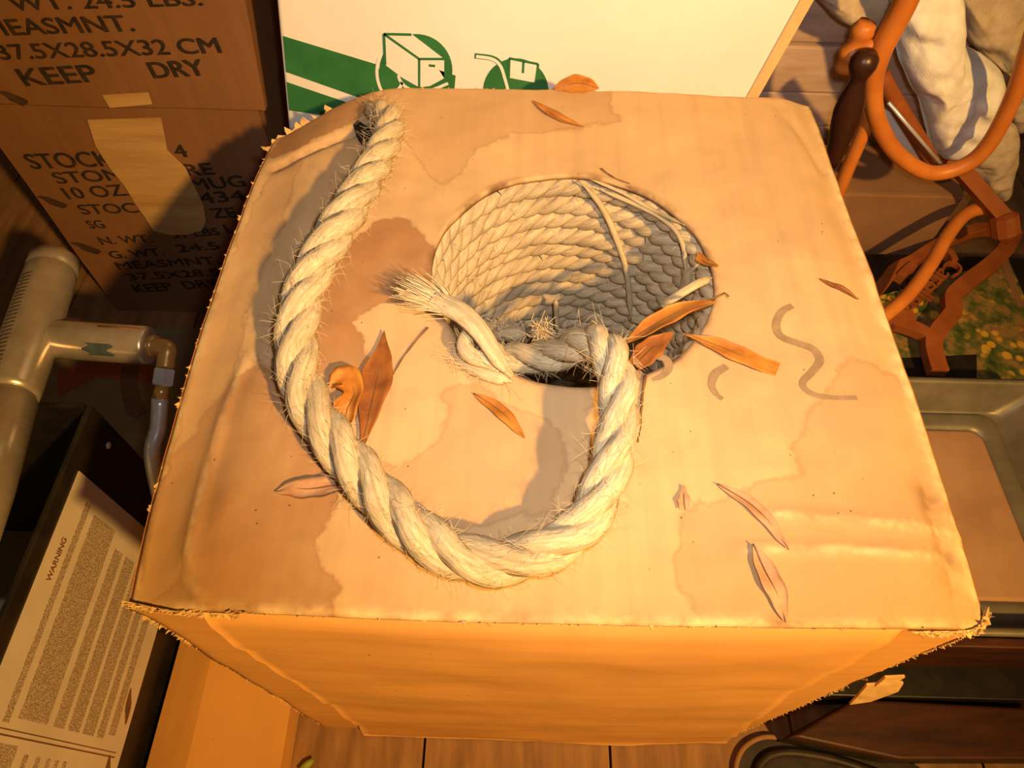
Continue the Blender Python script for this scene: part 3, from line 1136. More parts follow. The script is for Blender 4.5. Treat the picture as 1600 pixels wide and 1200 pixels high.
def face_text(txt, a, b, hpx, y, root, name='printed_line', bold=0.008):
    A, B = ony(a[0], a[1], y - 0.003), ony(b[0], b[1], y - 0.003)
    H = (ony(a[0], a[1] - hpx, y - 0.003)[2] - A[2]) * 0.74
    lettering(name, txt, A, B, abs(H), (0, -1, 0), M['ink'], root, bold=bold)


face_text('WT. 24.5 LBS.', (22, 16), (318, 8), 30, YU, upc)
face_text('MEASMNT.', (-16, 56), (212, 48), 33, YU, upc)
face_text('37.5X28.5X32 CM', (4, 93), (347, 82), 31, YU, upc)
face_text('KEEP', (42, 134), (158, 127), 35, YU, upc, bold=0.012)
face_text('DRY', (242, 122), (324, 117), 33, YU, upc, bold=0.012)
for (t, a, b, hh) in (('STOCK', (52, 264), (182, 259), 31), ('4', (278, 246), (296, 245), 26), ('STONEWARE', (92, 287), (337, 272), 23), ('10 OZ.', (108, 311), (206, 305), 23), ('MUG', (303, 297), (386, 291), 23),
                      ('434', (316, 318), (386, 313), 22), ('STOC', (130, 335), (218, 332), 20), ('ZE', (335, 341), (372, 339), 20), ('SG', (142, 357), (166, 356), 16), ('L', (356, 364), (368, 363), 18),
                      ('N. WT.', (160, 382), (240, 378), 15), ('31 LBS', (272, 372), (345, 367), 15), ('G. WT.', (176, 404), (258, 399), 15), ('24.5', (280, 394), (345, 389), 15),
                      ('MEASMNT.', (187, 421), (345, 412), 15), ('37.5X28.5', (204, 438), (345, 430), 14), ('KEEP  DRY', (214, 457), (345, 448), 16)):
    face_text(t, a, b, hh, YL, low)
# torn paper tape strip over the print
tp = [(137, 187), (252, 183), (262, 235), (290, 262), (318, 320), (322, 345), (315, 360), (290, 366), (265, 366), (240, 360), (226, 338), (212, 318), (195, 290), (172, 262), (150, 228)]
v, f = prism([ony(a, b, YL - 0.004) for a, b in tp], (0, -1, 0), 0.0012)
obj('paper_tape', v, f, M['papertape'], low)
v, f = prism([ony(a, b, YU - 0.003) for a, b in ((160, 148), (232, 144), (238, 162), (172, 168))], (0, -1, 0), 0.001)
obj('paper_tape', v, f, M['papertape'], upc)
# burn-like dark scuffs
for root, y, c, rx, rz in ((low, YL, (84, 316), 0.015, 0.008), (low, YL, (136, 388), 0.017, 0.009), (upc, YU, (22, 153), 0.013, 0.007)):
    C = ony(c[0], c[1], y - 0.003)
    pts = [C + np.array([rx * math.cos(q) * (1 + 0.25 * math.sin(3 * q)), 0, rz * math.sin(q) - 0.5 * rx * math.cos(q)]) for q in np.linspace(0, 2 * math.pi, 18, endpoint=False)]
    v, f = prism(pts, (0, -1, 0), 0.0003)
    obj('dark_scuff', v, f, M['scuff'], root)

# ------------------------------------------------------------------ tall white box with green print, tilted behind the carton
YW = 0.66
wb = thing('white_box', 'tall white box with green printed bands behind the stained carton', 'box', (0.0, YW + 0.035, 0))
TL, TR = ony(432, 0, YW), ony(1266, 0, YW)
BL, BR = ony(448, 170, YW), ony(1181, 150, YW)


def ext(a, b, z):
    t = (z - b[2]) / (a[2] - b[2])
    return b + (a - b) * t


zb, zt_ = 0.002, 0.74
fl, fr = ext(TL, BL, zb), ext(TR, BR, zb)
tl, tr = ext(TL, BL, zt_), ext(TR, BR, zt_)
sh = np.array([0, 0.071, 0])
Vw = [fl, fr, tr, tl, fl + sh, fr + sh, tr + sh, tl + sh]
bo = obj('body', Vw, [(0, 1, 2, 3), (1, 5, 6, 2), (5, 4, 7, 6), (4, 0, 3, 7), (3, 2, 6, 7), (0, 4, 5, 1)], M['whitebox'], wb)
bevel(bo, 0.004, 3)
# raw board edge down the right-hand corner
wv = np.array([0.011, 0, 0.0])
v, f = prism([fr - wv * 0.9, fr + wv * 0.25, tr + wv * 0.25, tr - wv * 0.9], (0, -1, 0), 0.0022)
bevel(obj('corner_edge', v, f, M['whitebox_edge'], wb), 0.0008, 2)


def wface(pts, name, mat, layer):
    v, f = prism([ony(a, b, YW - 0.0003 - 0.0004 * layer) for a, b in pts], (0, -1, 0), 0.0004)
    return obj(name, v, f, M[mat], wb)


def arc(cx, cy, r, a0, a1, n=28, ry=None):
    ry = ry or r
    return [(cx + r * math.cos(math.radians(a)), cy + ry * math.sin(math.radians(a))) for a in np.linspace(a0, a1, n)]


def wline(pts, wpx, name, mat, layer, n=24):
    pts = spline([(a, b) for a, b in pts], n) if len(pts) > 2 else np.array(pts, float)
    P = np.array([ony(a, b, YW - 0.0003 - 0.0004 * layer) for a, b in pts])
    v, f = ribbon(P, wpx * 0.00062, (0, -1, 0), 0.0004)
    return obj(name, v, f, M[mat], wb)


wface([(442, 56), (590, 101), (612, 160), (600, 166), (447, 112)], 'green_band', 'green', 0)
wface([(448, 128), (560, 166), (570, 190), (452, 172)], 'green_band', 'green', 0)
wface(arc(650, 110, 57, 0, 360, 48)[:-1], 'green_disc', 'green', 1)
wline(arc(652, 112, 63, 200, 90, 20), 5, 'outline', 'whitebox', 2)
wface([(600, 53), (643, 53), (694, 92), (694, 122), (672, 134), (655, 136), (630, 122), (602, 101)], 'printed_box', 'whitebox', 2)
wline([(600, 53), (655, 92)], 4, 'outline', 'green', 3)
wline([(655, 92), (694, 92)], 4, 'outline', 'green', 3)
wline([(655, 92), (655, 136)], 4, 'outline', 'green', 3)
wline([(600, 53), (643, 54)], 4, 'outline', 'green', 3)
wline([(600, 53), (602, 101)], 4, 'outline', 'green', 3)
wline([(670, 102), (680, 103)], 4, 'outline', 'green', 3)
wline([(629, 108), (623, 120), (632, 134), (650, 142), (675, 140), (700, 130)], 5, 'outline', 'whitebox', 3)
wface([(686, 109), (712, 118), (710, 142), (680, 146), (650, 142), (685, 132), (694, 122)], 'printed_hand', 'green', 2)
wline([(612, 150), (625, 136), (628, 128)], 5, 'outline', 'whitebox', 3)
wface(arc(806, 142, 51, 180, 360, 30), 'green_disc', 'green', 1)
wline([(742, 87), (770, 91), (783, 102), (790, 122), (796, 145)], 9, 'printed_hand_truck', 'green', 2)
wline([(744, 88), (769, 92), (782, 103), (789, 123), (795, 145)], 5, 'printed_hand_truck', 'whitebox', 3)
wface([(796, 91), (841, 100), (837, 129), (795, 121)], 'printed_parcel', 'whitebox', 2)
for a, b in (((796, 91), (841, 100)), ((841, 100), (837, 129)), ((796, 91), (795, 121)), ((818, 96), (817, 114))):
    wline([a, b], 4, 'outline', 'green', 3)

# ------------------------------------------------------------------ black open steel case with paper label
XW = -0.41
case = thing('steel_case', 'black open steel case with a large printed paper label on its side', 'case', (-0.60, 0.1, 0))
YB = 0.345
bevel(obj('side_panel', *box(XW - 0.006, XW, -0.25, YB, 0.0, 0.342), M['black'], case), 0.0015)
bevel(obj('back_panel', *box(-0.86, XW - 0.006, YB - 0.006, YB, 0.0, 0.346), M['black'], case), 0.0015)
bevel(obj('left_panel', *box(-0.866, -0.86, -0.25, YB, 0.0, 0.342), M['black'], case), 0.0015)
obj('floor_panel', *box(-0.86, XW - 0.006, -0.25, YB - 0.006, 0.001, 0.006), M['olive'], case)
v, f = box(-0.862, XW - 0.006, 0.232, 0.245, 0.10, 0.112)
v, f, u = tube([(-0.862, 0.205, 0.16), (XW - 0.006, 0.20, 0.15)], 0.009, 12)
obj('cross_rod', v, f, M['steel'], case, True, u)
# corner rivet
v, f = lathe([(0, 0.004), (0.0015, 0.0035), (0.0022, 0.001)], (XW, 0.325, 0.295), (1, 0, 0), 12)
obj('rivet', v, f, M['steel'], case, True)
lab = [onx(125, 733, XW + 0.001), onx(205, 793, XW + 0.001)]
yt = lab[0][1] - 0.002
zl0, zl1 = 0.082, 0.324
pl = obj('paper_label', *box(XW + 0.0002, XW + 0.0012, -0.2, yt, zl0, zl1), M['paper'], case)
for k, (z0, z1, y0, y1) in enumerate([(0.288, 0.297, 0.07, yt - 0.02), (0.234, 0.278, 0.075, yt - 0.025), (0.206, 0.224, 0.075, yt - 0.04), (0.178, 0.199, 0.075, yt - 0.04), (0.150, 0.172, 0.075, yt - 0.02),
                                      (0.130, 0.144, 0.075, yt - 0.03), (0.108, 0.122, 0.08, yt - 0.03),
                                      (0.264, 0.308, -0.2, 0.055), (0.245, 0.252, -0.2, 0.05), (0.226, 0.233, -0.2, 0.05), (0.210, 0.216, -0.2, 0.05), (0.196, 0.202, -0.2, 0.05), (0.182, 0.188, -0.2, 0.05),
                                      (0.150, 0.170, -0.2, 0.045), (0.118, 0.142, -0.2, 0.04)]):
    obj('print_block', *box(XW + 0.0011, XW + 0.0015, y0, y1, z0, z1), M['fineprint'], pl)
obj('print_rule', *box(XW + 0.0011, XW + 0.0016, 0.0605, 0.0617, 0.095, 0.308), M['brownprint'], pl)
obj('print_rule', *box(XW + 0.0011, XW + 0.0016, 0.0650, 0.0658, 0.095, 0.308), M['brownprint'], case)
for k, (y, z) in enumerate(((0.11, 0.098), (0.045, 0.100), (-0.005, 0.100), (-0.05, 0.10))):
    pts = [np.array([XW + 0.0012, y + 0.016 * math.cos(q) * (1 + 0.3 * math.sin(2 * q)), z + 0.006 * math.sin(q) + 0.004 * math.cos(q)]) for q in np.linspace(0, 2 * math.pi, 16, endpoint=False)]
    v, f = prism(pts, (1, 0, 0), 0.0005)
    obj('print_figure', v, f, M['brownprint'], pl)
A, B = onx(75, 908, XW + 0.0012), onx(97, 838, XW + 0.0012)
A[2] = B[2] = 0.3045
lettering('warning_lettering', 'WARNING', A, B, 0.007, (1, 0, 0), M['brownprint'], pl, bold=0.006)

# ------------------------------------------------------------------ grey metal air tool with brass elbow
ZT = 0.372
ta, tb = np.array(onz(86, 408, ZT - 0.01)), np.array(onz(16, 620, ZT))
tool = thing('air_tool', 'dull silver air tool with slotted barrel and brass elbow fitting', 'tool', tuple(np.array([ta[0], ta[1], 0.34])))
dv = tb - ta
L = np.linalg.norm(dv)
dv /= L
R = 0.0245
v, f = lathe([(0, R * 0.9), (0.001, R), (0.016, R), (0.017, R * 0.965), (0.019, R * 0.965), (0.021, R * 0.99), (0.03, R), (L * 0.75, R * 1.02), (L * 0.96, R * 0.97), (L, R * 0.93)], ta, dv, 40)
obj('barrel', v, f, M['alu'], tool, True)
v, f = lathe([(L, R * 0.86), (L + 0.004, R * 0.86), (L + 0.006, R * 0.98), (L + 0.10, R * 1.05), (L + 0.15, R * 1.0), (L + 0.152, R * 0.8)], ta, dv, 40)
obj('grip', v, f, M['alu'], tool, True)
# slots along the barrel flank
e_up = np.array([0, 0, 1.0]) - dv * dv[2]
e_up /= np.linalg.norm(e_up)
e_sd = np.cross(dv, e_up)
if e_sd[0] > 0:
    e_sd = -e_sd
for k in range(30):
    t = 0.042 + k * 0.0052
    if t > L - 0.01:
        break
    pts = []
    for q in np.linspace(0.02, 0.46, 6):
        pts.append(ta + dv * t + (R * 1.012) * (math.cos(q) * e_up + math.sin(q) * e_sd))
    v, f, u = tube(pts, 0.0009, 6)
    obj('slot', v, f, M['alu_dark'], tool, True, u)
ca, cb = np.array(onz(88, 530, ZT - 0.012)), np.array(onz(236, 540, ZT - 0.012))
cv = cb - ca
CL = np.linalg.norm(cv)
cv /= CL
RC = 0.0195
v, f = lathe([(-0.02, RC * 0.9), (0, RC), (CL - 0.004, RC), (CL - 0.001, RC * 0.96), (CL, RC * 0.85)], ca, cv, 36)
obj('cylinder', v, f, M['alu'], tool, True)
# weld seam and blue mark on the cylinder
v, f, u = tube([ca + cv * 0.05 + np.array([0, 0.006, RC * 0.97]), ca + cv * (CL - 0.006) + np.array([0, 0.006, RC * 0.97])], 0.0009, 6)
obj('seam', v, f, M['brownprint'], tool, True, u)
mb = MB()
rows = []
n1, n2 = 12, 8
for i in range(n1):
    for k in range(n2):
        q = math.radians(-30 - 55 * k / (n2 - 1)) + math.radians(75)
        t = CL * (0.42 + 0.26 * i / (n1 - 1)) + 0.004 * math.sin(k * 1.3)
        q2 = math.radians(38 + 38 * k / (n2 - 1))
        rows.append(ca + cv * t + (RC + 0.0004) * (math.cos(q2) * np.array([0, 0, 1.0]) + math.sin(q2) * np.array([0, -1.0, 0])))
fc = [(i * n2 + k, (i + 1) * n2 + k, (i + 1) * n2 + k + 1, i * n2 + k + 1) for i in range(n1 - 1) for k in range(n2 - 1)]
obj('blue_mark', rows, fc, M['blue'], tool, True)
# brass elbow: stub, bend, hexagon nut, tapered adapter, steel hose end
e0 = cb
e1 = np.array(onz(262, 545, ZT - 0.012))
n0 = np.array(onz(258, 575, ZT - 0.020))
n1_ = np.array(onz(254, 602, ZT - 0.030))
a1 = np.array(onz(250, 622, ZT - 0.038))
h1 = np.array(onz(238, 715, ZT - 0.075))
v, f, u = tube(spline([e0, e0 + (e1 - e0) * 0.6, e1, e1 + (n0 - e1) * 0.4, n0], 24), 0.0088, 14)
obj('brass_elbow', v, f, M['brass'], tool, True, u)
v, f = lathe([(-0.002, 0.0105), (0.003, 0.0115), (0.006, 0.0105)], e0, e1 - e0, 20)
obj('collar', v, f, M['brass'], tool, True)
ln = np.linalg.norm(n1_ - n0)
v, f = lathe([(0, 0.0088), (0.0015, 0.0105), (ln - 0.0015, 0.0105), (ln, 0.0088)], n0, n1_ - n0, 6)
obj('hex_nut', v, f, M['steel'], tool)
v, f = lathe([(0, 0.006), (np.linalg.norm(a1 - n1_), 0.0078)], n1_, a1 - n1_, 16)
obj('adapter', v, f, M['brass'], tool, True)
v, f, u = tube(spline([a1, (a1 + h1) / 2 + (0.002, 0, 0), h1, h1 + (h1 - a1) * 0.8 + np.array([0, 0, -0.05])], 24), 0.0078, 14)
obj('hose_end', v, f, M['steel'], tool, True, u)

# grey cardboard sheet on the floor with a brown band and a curved arrow
sheet = thing('cardboard_sheet', 'grey-olive cardboard sheet with a brown printed arrow, flat on the floor', 'cardboard', (-0.6, 0.5, 0.001))
sp = [(-0.80, 0.36), (-0.42, 0.36), (-0.42, 0.700), (-0.80, 0.690)]
v, f = prism([(a, b, 0.0012) for a, b in sp], (0, 0, 1), 0.004)
obj('board', v, f, M['olive'], sheet)
v, f = prism([onz(a, b, 0.0053) for a, b in ((90, 578), (90, 620), (150, 590), (240, 600), (240, 572), (150, 560))], (0, 0, 1), 0.0004)
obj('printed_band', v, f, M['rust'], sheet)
P = spline([onz(a, b, 0.0058) for a, b in ((203, 572), (202, 600), (206, 622), (212, 645))], 16)
v, f = ribbon(P, 0.026, (0, 0, 1), 0.0004)
obj('printed_arrow', v, f, M['brownprint'], sheet)
v, f = prism([onz(a, b, 0.0058) for a, b in ((194, 642), (213, 656), (230, 641), (212, 648))], (0, 0, 1), 0.0005)
obj('printed_arrow', v, f, M['brownprint'], sheet)

# folded cardboard strip on the floor between the case and the carton
strip = thing('cardboard_strip', 'yellow-orange folded cardboard strip on the floor under the carton corner', 'cardboard', (-0.32, 0.02, 0.0))
v, f = prism([(-0.400, -0.2, 0.030), (-0.400, 0.20, 0.030), (-0.352, 0.20, 0.045), (-0.345, -0.2, 0.045)], (0, 0, 1), 0.004)
obj('folded_side', v, f, M['card_front'], strip)
v, f = prism([(-0.352, 0.20, 0.045), (-0.345, -0.2, 0.045), (-0.243, -0.2, 0.040), (-0.249, 0.20, 0.040)][::-1], (0, 0, 1), 0.004)
obj('flat_side', v, f, M['card_front'], strip)
obj('inner_wall', *box(-0.40, -0.396, -0.2, 0.2, 0.001, 0.032), M['card_front'], strip)
obj('inner_wall', *box(-0.252, -0.248, -0.2, 0.2, 0.001, 0.041), M['card_front'], strip)
# green leaf bit on the floor
gl = onz(482, 1195, 0.0)
v, f, u = tube([(gl[0] - 0.008, gl[1] - 0.006, 0.005), (gl[0], gl[1], 0.006), (gl[0] + 0.006, gl[1] + 0.005, 0.005)], [0.003, 0.0045, 0.003], 10)
M['greenbit'] = simple('green_plastic', (0.20, 0.26, 0.03), (0.34, 0.38, 0.08), 40, 0.5)
tag(obj('plastic_scrap', v, f, M['greenbit'], None, True, u, org=(gl[0], gl[1], 0.0)), 'small lime green scrap on the floor boards in front of the carton', 'scrap')

# ------------------------------------------------------------------ right background: lumber, tan box, orange crank tool, cloths
pk = [(0.315, 0.385, 0.92), (0.255, 0.312, 0.925), (0.195, 0.252, 0.93), (0.13, 0.192, 0.92)]
plab = ['pale plank directly under the wide top plank of the lumber stack', 'third pale plank from the top of the lumber stack', 'fourth pale plank from the top of the lumber stack', 'lowest pale plank showing in the stack behind the crank handle']
for (z0, z1, y), lb in zip(pk, plab):
    o = obj('plank', *box(0.30, 0.75, y, y + 0.12, z0, z1), M['plank'], None, org=(0.5, y + 0.06, z0))
    o.data.name = 'plank'
    bevel(o, 0.003)
    tag(o, lb, 'plank', 'stacked lumber')
o = obj('plank', *box(0.30, 0.80, 0.925, 1.04, 0.388, 0.47), M['plank'], None, org=(0.5, 0.97, 0.388))
bevel(o, 0.003)
tag(o, 'wide pale plank lying across the top of the lumber stack', 'plank', 'stacked lumber')
o = obj('storage_box', *box(0.30, 0.78, 0.93, 1.05, 0.001, 0.128), M['tanbox'], None, org=(0.5, 0.99, 0.001))
tag(bevel(o, 0.003), 'dark tan box carrying the lumber stack', 'box')

tbx = thing('tan_box', 'plain tan cardboard box under the orange hoop', 'box', (0.55, 0.83, 0))
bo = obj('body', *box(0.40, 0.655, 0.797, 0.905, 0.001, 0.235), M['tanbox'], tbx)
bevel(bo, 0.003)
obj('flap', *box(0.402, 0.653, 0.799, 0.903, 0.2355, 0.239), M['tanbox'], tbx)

YK = 0.72
ck = thing('crank_tool', 'orange tubular crank frame with hoop and dark turned wooden handle', 'tool', (0.45, YK, 0.1))


def tpts(pts, y=YK):
    return [ony(a, b, y) if len(q) == 2 else ony(a, b, q[2]) for q in pts for a, b in [q[:2]]]


v, f, u = tube(spline(tpts([(1440, -70), (1416, 0), (1392, 48), (1374, 85), (1364, 132), (1372, 190), (1402, 240), (1452, 270), (1508, 258), (1545, 225), (1580, 160), (1604, 90), (1625, 20)]), 80),
               np.interp(np.linspace(0, 1, 80), [0, 0.18, 0.3, 1], [0.0125, 0.012, 0.0098, 0.0095]), 16)
obj('hoop', v, f, M['orange'], ck, True, u)
v, f, u = tube(spline(tpts([(1362, 170, 0.735), (1345, 215, 0.735), (1322, 270, 0.735), (1296, 340, 0.735)]), 20), 0.0088, 14)
obj('strut', v, f, M['orange'], ck, True, u)
v, f, u = tube(spline(tpts([(1376, 118, 0.75), (1400, 160, 0.752), (1428, 205, 0.755), (1462, 262, 0.758)]), 20), 0.0095, 14)
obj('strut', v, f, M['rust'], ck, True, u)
v, f, u = tube(tpts([(1388, 160, 0.738), (1474, 262, 0.738)]), 0.0022, 8)
obj('rod', v, f, M['steel'], ck, True, u)
cl = ony(1346, 52, YK + 0.012)
cl2 = ony(1318, 112, YK + 0.012)
v, f, u = tube(spline([cl + (0.002, 0, 0.012), cl, (cl + cl2) / 2, cl2], 16), [0.010, 0.011, 0.013, 0.013, 0.011, 0.010, 0.010, 0.011, 0.014, 0.015, 0.014, 0.012, 0.011, 0.012, 0.012, 0.009], 14)
obj('clamp', v, f, M['orange'], ck, True, u)
v, f, u = tube([ony(1330, 78, YK + 0.01), ony(1384, 66, YK)], 0.007, 12)
obj('pivot', v, f, M['orange'], ck, True, u)
ha, hb_ = ony(1356, 78, YK - 0.012), ony(1303, 246, YK - 0.012)
HL = np.linalg.norm(hb_ - ha)
v, f = lathe([(0, 0.004), (0.003, 0.010), (0.010, 0.0145), (0.018, 0.0145), (0.026, 0.0115), (0.033, 0.009), (0.040, 0.0095), (0.058, 0.0145), (0.075, 0.0165), (0.092, 0.0155), (HL, 0.010), (HL + 0.01, 0.008)], ha, hb_ - ha, 28)
obj('wooden_handle', v, f, M['darkwood'], ck, True)

hd = thing('bent_tube_bracket', 'orange flat bar with a bent tube handle below the hoop', 'bracket', (0.62, 0.74, 0.15))
q0, q1 = onz(1484, 246, 0.30), onz(1572, 345, 0.245)
v, f, u = tube([q0, q1], 0.0135, 4)
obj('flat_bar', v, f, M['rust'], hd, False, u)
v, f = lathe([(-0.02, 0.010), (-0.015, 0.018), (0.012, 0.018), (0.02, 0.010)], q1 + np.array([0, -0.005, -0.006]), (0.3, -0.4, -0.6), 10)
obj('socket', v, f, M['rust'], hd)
v, f, u = tube(spline([q1, onz(1545, 326, 0.245), onz(1510, 334, 0.24), onz(1482, 366, 0.232), onz(1455, 412, 0.222), onz(1418, 462, 0.212), onz(1372, 500, 0.205), onz(1330, 520, 0.20)], 50), 0.0095, 14)
obj('tube_handle', v, f, M['orange'], hd, True, u)


def lump(outline, y, depth, label, name, mat, fold=0.006, dirf=(1, 0.5)):
    P = np.array([ony(a, b, y) for a, b in outline])
    c = P.mean(0)
    O = spline(np.vstack([P, P[:1]]), 72)[:-1]
    n = len(O)
    nr = 22
    V = []
    for side in (-1, 1):
        for i in range(nr + 1):
            t = i / nr
            for k in range(n):
                q = c + (O[k] - c) * t
                d = depth * math.sqrt(max(0, 1 - t ** 2.4))
                nn = fbm((q[0] * 1.0, q[1], q[2]), 17, 3)
                rdg = fold * (1 - t * t * 0.5) * (math.sin(70 * (q[0] * dirf[0] + q[2] * dirf[1]) + 5 * nn) + 1.2 * nn)
                V.append(q + np.array([0, side * (d + (rdg if t < 0.99 else 0)), 0]) + (O[k] - c) * 0.05 * fbm((O[k][0], 3, O[k][2]), 40, 2) * t)
    F = []
    m = (nr + 1) * n
    for s in (0, 1):
        for i in range(nr):
            for k in range(n):
                k2 = (k + 1) % n
                qd = (s * m + i * n + k, s * m + i * n + k2, s * m + (i + 1) * n + k2, s * m + (i + 1) * n + k)
                F.append(qd if s == 0 else tuple(reversed(qd)))
    for k in range(n):
        k2 = (k + 1) % n
        F.append((nr * n + k, nr * n + k2, m + nr * n + k2, m + nr * n + k))
    o = obj(name, V, F, M[mat], None, True, org=(c[0], c[1], O[:, 2].min()))
    return tag(o, label, 'cloth')


lump([(1390, -30), (1495, -30), (1500, 55), (1532, 85), (1566, 115), (1570, 180), (1558, 212), (1520, 240), (1480, 246), (1455, 226), (1445, 190), (1432, 150), (1412, 110), (1396, 60)], 0.80, 0.040,
     'bright white fleece cloth hanging behind the orange hoop', 'fleece_cloth', 'cloth', 0.006)
lump([(1490, -30), (1640, -30), (1640, 170), (1600, 205), (1575, 190), (1572, 120), (1535, 80), (1505, 50)], 0.868, 0.030, 'beige fleece cloth in the top right corner', 'fleece_cloth', 'cloth2', 0.006, (0.6, 1))
lump([(1530, 215), (1575, 190), (1592, 215), (1586, 270), (1572, 312), (1548, 305), (1525, 275), (1508, 250)], 0.83, 0.022, 'beige cloth fold hanging below the white fleece', 'fleece_cloth', 'cloth2', 0.004)
lump([(1250, -30), (1400, -30), (1402, 30), (1385, 60), (1340, 42), (1300, 20)], 0.86, 0.025, 'pale pink cloth draped over the lumber stack', 'fleece_cloth', 'cloth2', 0.003)
v, f = prism([ony(a, b, 0.775) for a, b in ((1375, 165), (1425, 200), (1462, 245), (1440, 258), (1400, 235), (1385, 205))], (0, 1, 0), 0.002)
o = obj('paper_sheet', v, f, M['whitepaper'], None, org=tuple(np.mean(v, 0) - np.array([0, 0, 0.03])))
tag(o, 'scrap of white paper showing through the orange hoop', 'paper')

# ------------------------------------------------------------------ right: print, cut-out plate, tin tray, red boards
sb = thing('low_box', 'low dark box carrying the flower print and orange plate', 'box', (0.75, 0.65, 0))
bo = obj('body', *box(0.46, 1.05, 0.505, 0.785, 0.001, 0.118), M['black'], sb)
bevel(bo, 0.002)
obj('lid', *box(0.458, 1.052, 0.503, 0.787, 0.1185, 0.124), M['black'], sb)
pr = thing('flower_print', 'printed sheet of yellow flowers on the low dark box', 'print', (0.7, 0.65, 0.1245))
ZP = 0.1250
v, f = prism([onz(a, b, ZP) for a, b in ((1350, 604), (1640, 604), (1640, 560), (1575, 405), (1350, 470))], (0, 0, 1), 0.0015)
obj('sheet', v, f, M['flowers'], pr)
v, f = prism([onz(a, b, ZP + 0.0016) for a, b in ((1590, 480), (1600, 478), (1575, 405), (1563, 408))], (0, 0, 1), 0.0003)
obj('border', v, f, M['tanbox'], pr)
v, f = prism([onz(a, b, ZP + 0.0016) for a, b in ((1395, 604), (1526, 604), (1526, 554), (1395, 560))], (0, 0, 1), 0.0003)
obj('black_panel', v, f, M['black'], pr)

plate = thing('cutout_plate', 'rust-orange metal cut-out plate with lettering on the flower print', 'plate', (0.63, 0.65, 0.128))
ZC = 0.140


def bar(pts, wd, name='frame_bar', n=60):
    P = np.array([onz(a, b, ZC) for a, b in pts])
    dens = spline(P, n)
    ker = np.vstack([dens[:1], dens[:1], dens, dens[-1:], dens[-1:]])
    dens = (ker[:-4] + ker[1:-3] + ker[2:-2] + ker[3:-1] + ker[4:]) / 5
    dens[:, 2] += 0.0009 * sum(c.name.startswith('frame_bar') for c in plate.children)
    v, f = ribbon(dens, wd, (0, 0, 1), 0.016)
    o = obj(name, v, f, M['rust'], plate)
    return bevel(o, 0.001, 2)


bar([(1355, 472), (1378, 447), (1392, 428), (1420, 415), (1450, 395), (1480, 380), (1530, 364), (1584, 370)], 0.017)
bar([(1578, 366), (1563, 398), (1540, 422), (1508, 446), (1478, 474), (1484, 492), (1462, 520), (1450, 540), (1453, 565), (1462, 592)], 0.024)
bar([(1452, 538), (1430, 524), (1405, 515), (1375, 508)], 0.018)
bar([(1382, 516), (1400, 505), (1420, 504)], 0.018)
bar([(1398, 444), (1412, 430), (1420, 425)], 0.012)
bar([(1462, 400), (1475, 408), (1482, 420)], 0.010)
lettering('lettering', 'Carolina', onz(1481, 409, ZC + 0.008), onz(1400, 484, ZC + 0.008), 0.026, (0, 0, 1), M['rust'], plate, th=0.008, bold=0.0)

tray = thing('tin_tray', 'dull grey rectangular tin tray with a tan inner panel right of the carton', 'tray', (0.52, 0.32, 0.13))
zr, zf = 0.200, 0.150
tx0, tx1, ty0, ty1 = 0.30, 0.68, 0.186, 0.496
mb = MB()


def rrect(x0, x1, y0, y1, r, z, n=6):
    P = []
    for cx, cy, a0 in ((x1 - r, y0 + r, -90), (x1 - r, y1 - r, 0), (x0 + r, y1 - r, 90), (x0 + r, y0 + r, 180)):
        for k in range(n + 1):
            a = math.radians(a0 + 90 * k / n)
            P.append((cx + r * math.cos(a), cy + r * math.sin(a), z))
    return P


def loft(loops, cap=True):
    V = []
    F = []
    m = len(loops[0])
    for lp in loops:
        V += lp
    for i in range(len(loops) - 1):
        for k in range(m):
            k2 = (k + 1) % m
            F.append((i * m + k, i * m + k2, (i + 1) * m + k2, (i + 1) * m + k))
    if cap:
        F.append(tuple((len(loops) - 1) * m + k for k in range(m)))
    return V, F


def ins(d, z, r):
    ex = 0.030 * max(0.0, min(1.0, (d - 0.0045) / 0.0155))
    return rrect(tx0 + d + ex, tx1 - d - ex, ty0 + d, ty1 - d, r, z)


lo = [ins(0.004, 0.138, 0.02), ins(-0.001, 0.1385, 0.02), ins(-0.004, zr - 0.004, 0.012), ins(-0.004, zr, 0.012), ins(0.0, zr + 0.001, 0.012), ins(0.003, zr, 0.012), ins(0.0045, zr - 0.004, 0.012),
      ins(0.016, zf + 0.004, 0.016), ins(0.019, zf, 0.016)]
v, f = loft(lo)
obj('pan', v, f, M['tin'], tray, True)
lo = [ins(0.020, zf, 0.018), ins(0.022, zf + 0.004, 0.018), ins(0.026, zf + 0.006, 0.018), ins(0.038, zf + 0.006, 0.018), ins(0.043, zf + 0.004, 0.018), ins(0.045, zf + 0.0012, 0.016)]
v, f = loft(lo, False)
obj('raised_rim', v, f, M['tin'], tray, True)
v, f = loft([ins(0.0455, zf + 0.0008, 0.016), ins(0.047, zf + 0.0035, 0.016), ins(0.050, zf + 0.004, 0.014)])
obj('inner_panel', v, f, M['tin_floor'], tray, True)

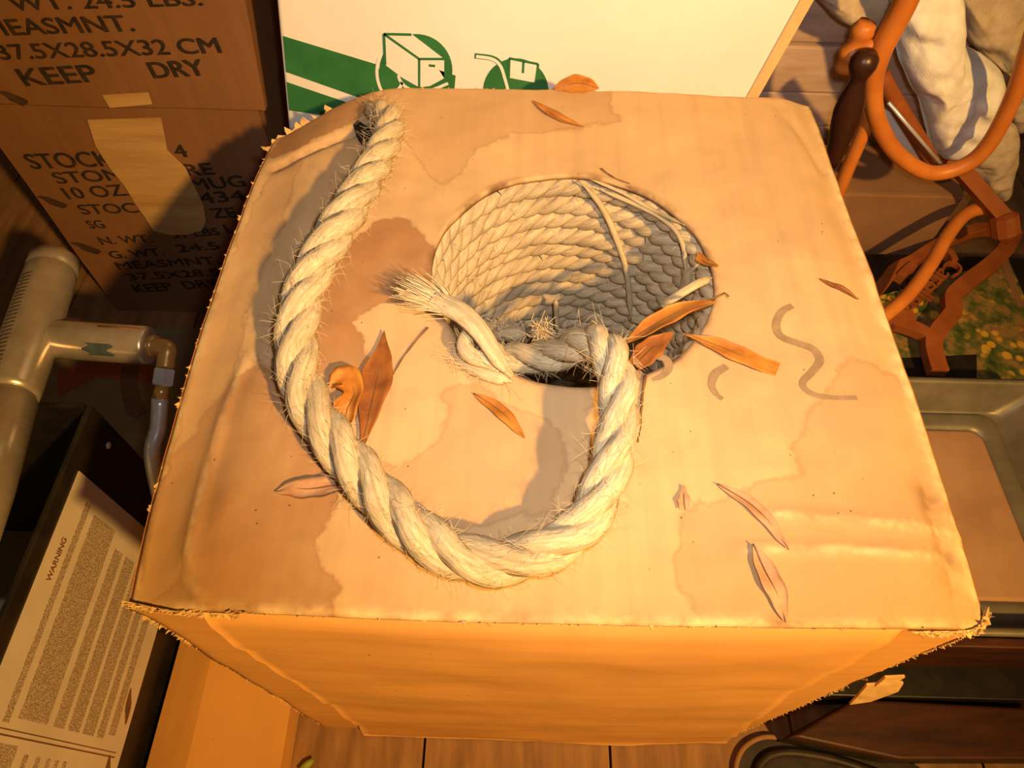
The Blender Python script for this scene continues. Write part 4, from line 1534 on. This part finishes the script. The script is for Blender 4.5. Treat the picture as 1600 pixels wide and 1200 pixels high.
rb = thing('red_stand', 'dark red wooden stand under the tin tray', 'stand', (0.6, 0.3, 0))
bevel(obj('shelf', *box(0.33, 1.0, 0.172, 0.50, 0.118, 0.1375), M['redwood'], rb), 0.002)
bevel(obj('leg', *box(0.33, 0.36, 0.46, 0.495, 0.001, 0.118), M['redwood'], rb), 0.002)
bevel(obj('leg', *box(0.96, 0.995, 0.182, 0.21, 0.001, 0.118), M['redwood'], rb), 0.002)
bevel(obj('leg', *box(0.96, 0.995, 0.46, 0.495, 0.001, 0.118), M['redwood'], rb), 0.002)
bevel(obj('front_rail', *box(0.33, 1.0, 0.170, 0.1805, 0.105, 0.198), M['redwood'], rb), 0.002)
bb = thing('shade_filler', 'low black bin added for the shade under the tray stand', 'bin', (0.65, 0.3, 0))  # black block added to make the gap under the stand dark
bevel(obj('body', *box(0.372, 0.94, 0.144, 0.45, 0.001, 0.062), M['black'], bb), 0.003)
obj('lid', *box(0.374, 0.938, 0.146, 0.448, 0.0622, 0.066), M['black'], bb)
cs = thing('red_case', 'dark red-brown case lying on the floor below the tray', 'case', (0.5, 0.07, 0))
v, f = prism([onz(a, b, 0.045) for a, b in ((1228, 1153), (1330, 1094), (1640, 1110), (1640, 1190), (1400, 1190))][::-1], (0, 0, 1), 0.012)
bevel(obj('lid', v, f, M['redwood'], cs), 0.004, 3)
v2 = [onz(a, b, 0.045) for a, b in ((1232, 1153), (1330, 1098), (1640, 1113), (1640, 1188), (1400, 1188))][::-1]
v, f = prism([np.array([q[0], q[1], 0.002]) for q in v2], (0, 0, 1), 0.0425)
obj('body', v, f, M['rubber'], cs)
mat_ = thing('rubber_mat', 'black rubber mat with a tan edge on the floor at the near right', 'mat', (0.45, 0.05, 0))
out_ = [onz(a, b, 0.003) for a, b in ((1146, 1230), (1150, 1190), (1165, 1165), (1195, 1152), (1240, 1158), (1330, 1172), (1430, 1196), (1480, 1230))]
v, f = prism([np.array([q[0], q[1], 0.001]) for q in out_][::-1], (0, 0, 1), 0.005)
obj('mat_body', v, f, M['rubber'], mat_)
P = spline([np.array([q[0], q[1], 0.0075]) for q in out_[:5]], 40)
v, f, u = tube(P, 0.003, 10)
obj('edge_piping', v, f, M['tanbox'], mat_, True, u)
P = spline([onz(a, b, 0.011) for a, b in ((1180, 1230), (1190, 1192), (1225, 1176), (1300, 1186), (1380, 1212))], 40)
v, f, u = tube(P, 0.0052, 10)
obj('inner_ridge', v, f, M['rubber'], mat_, True, u)
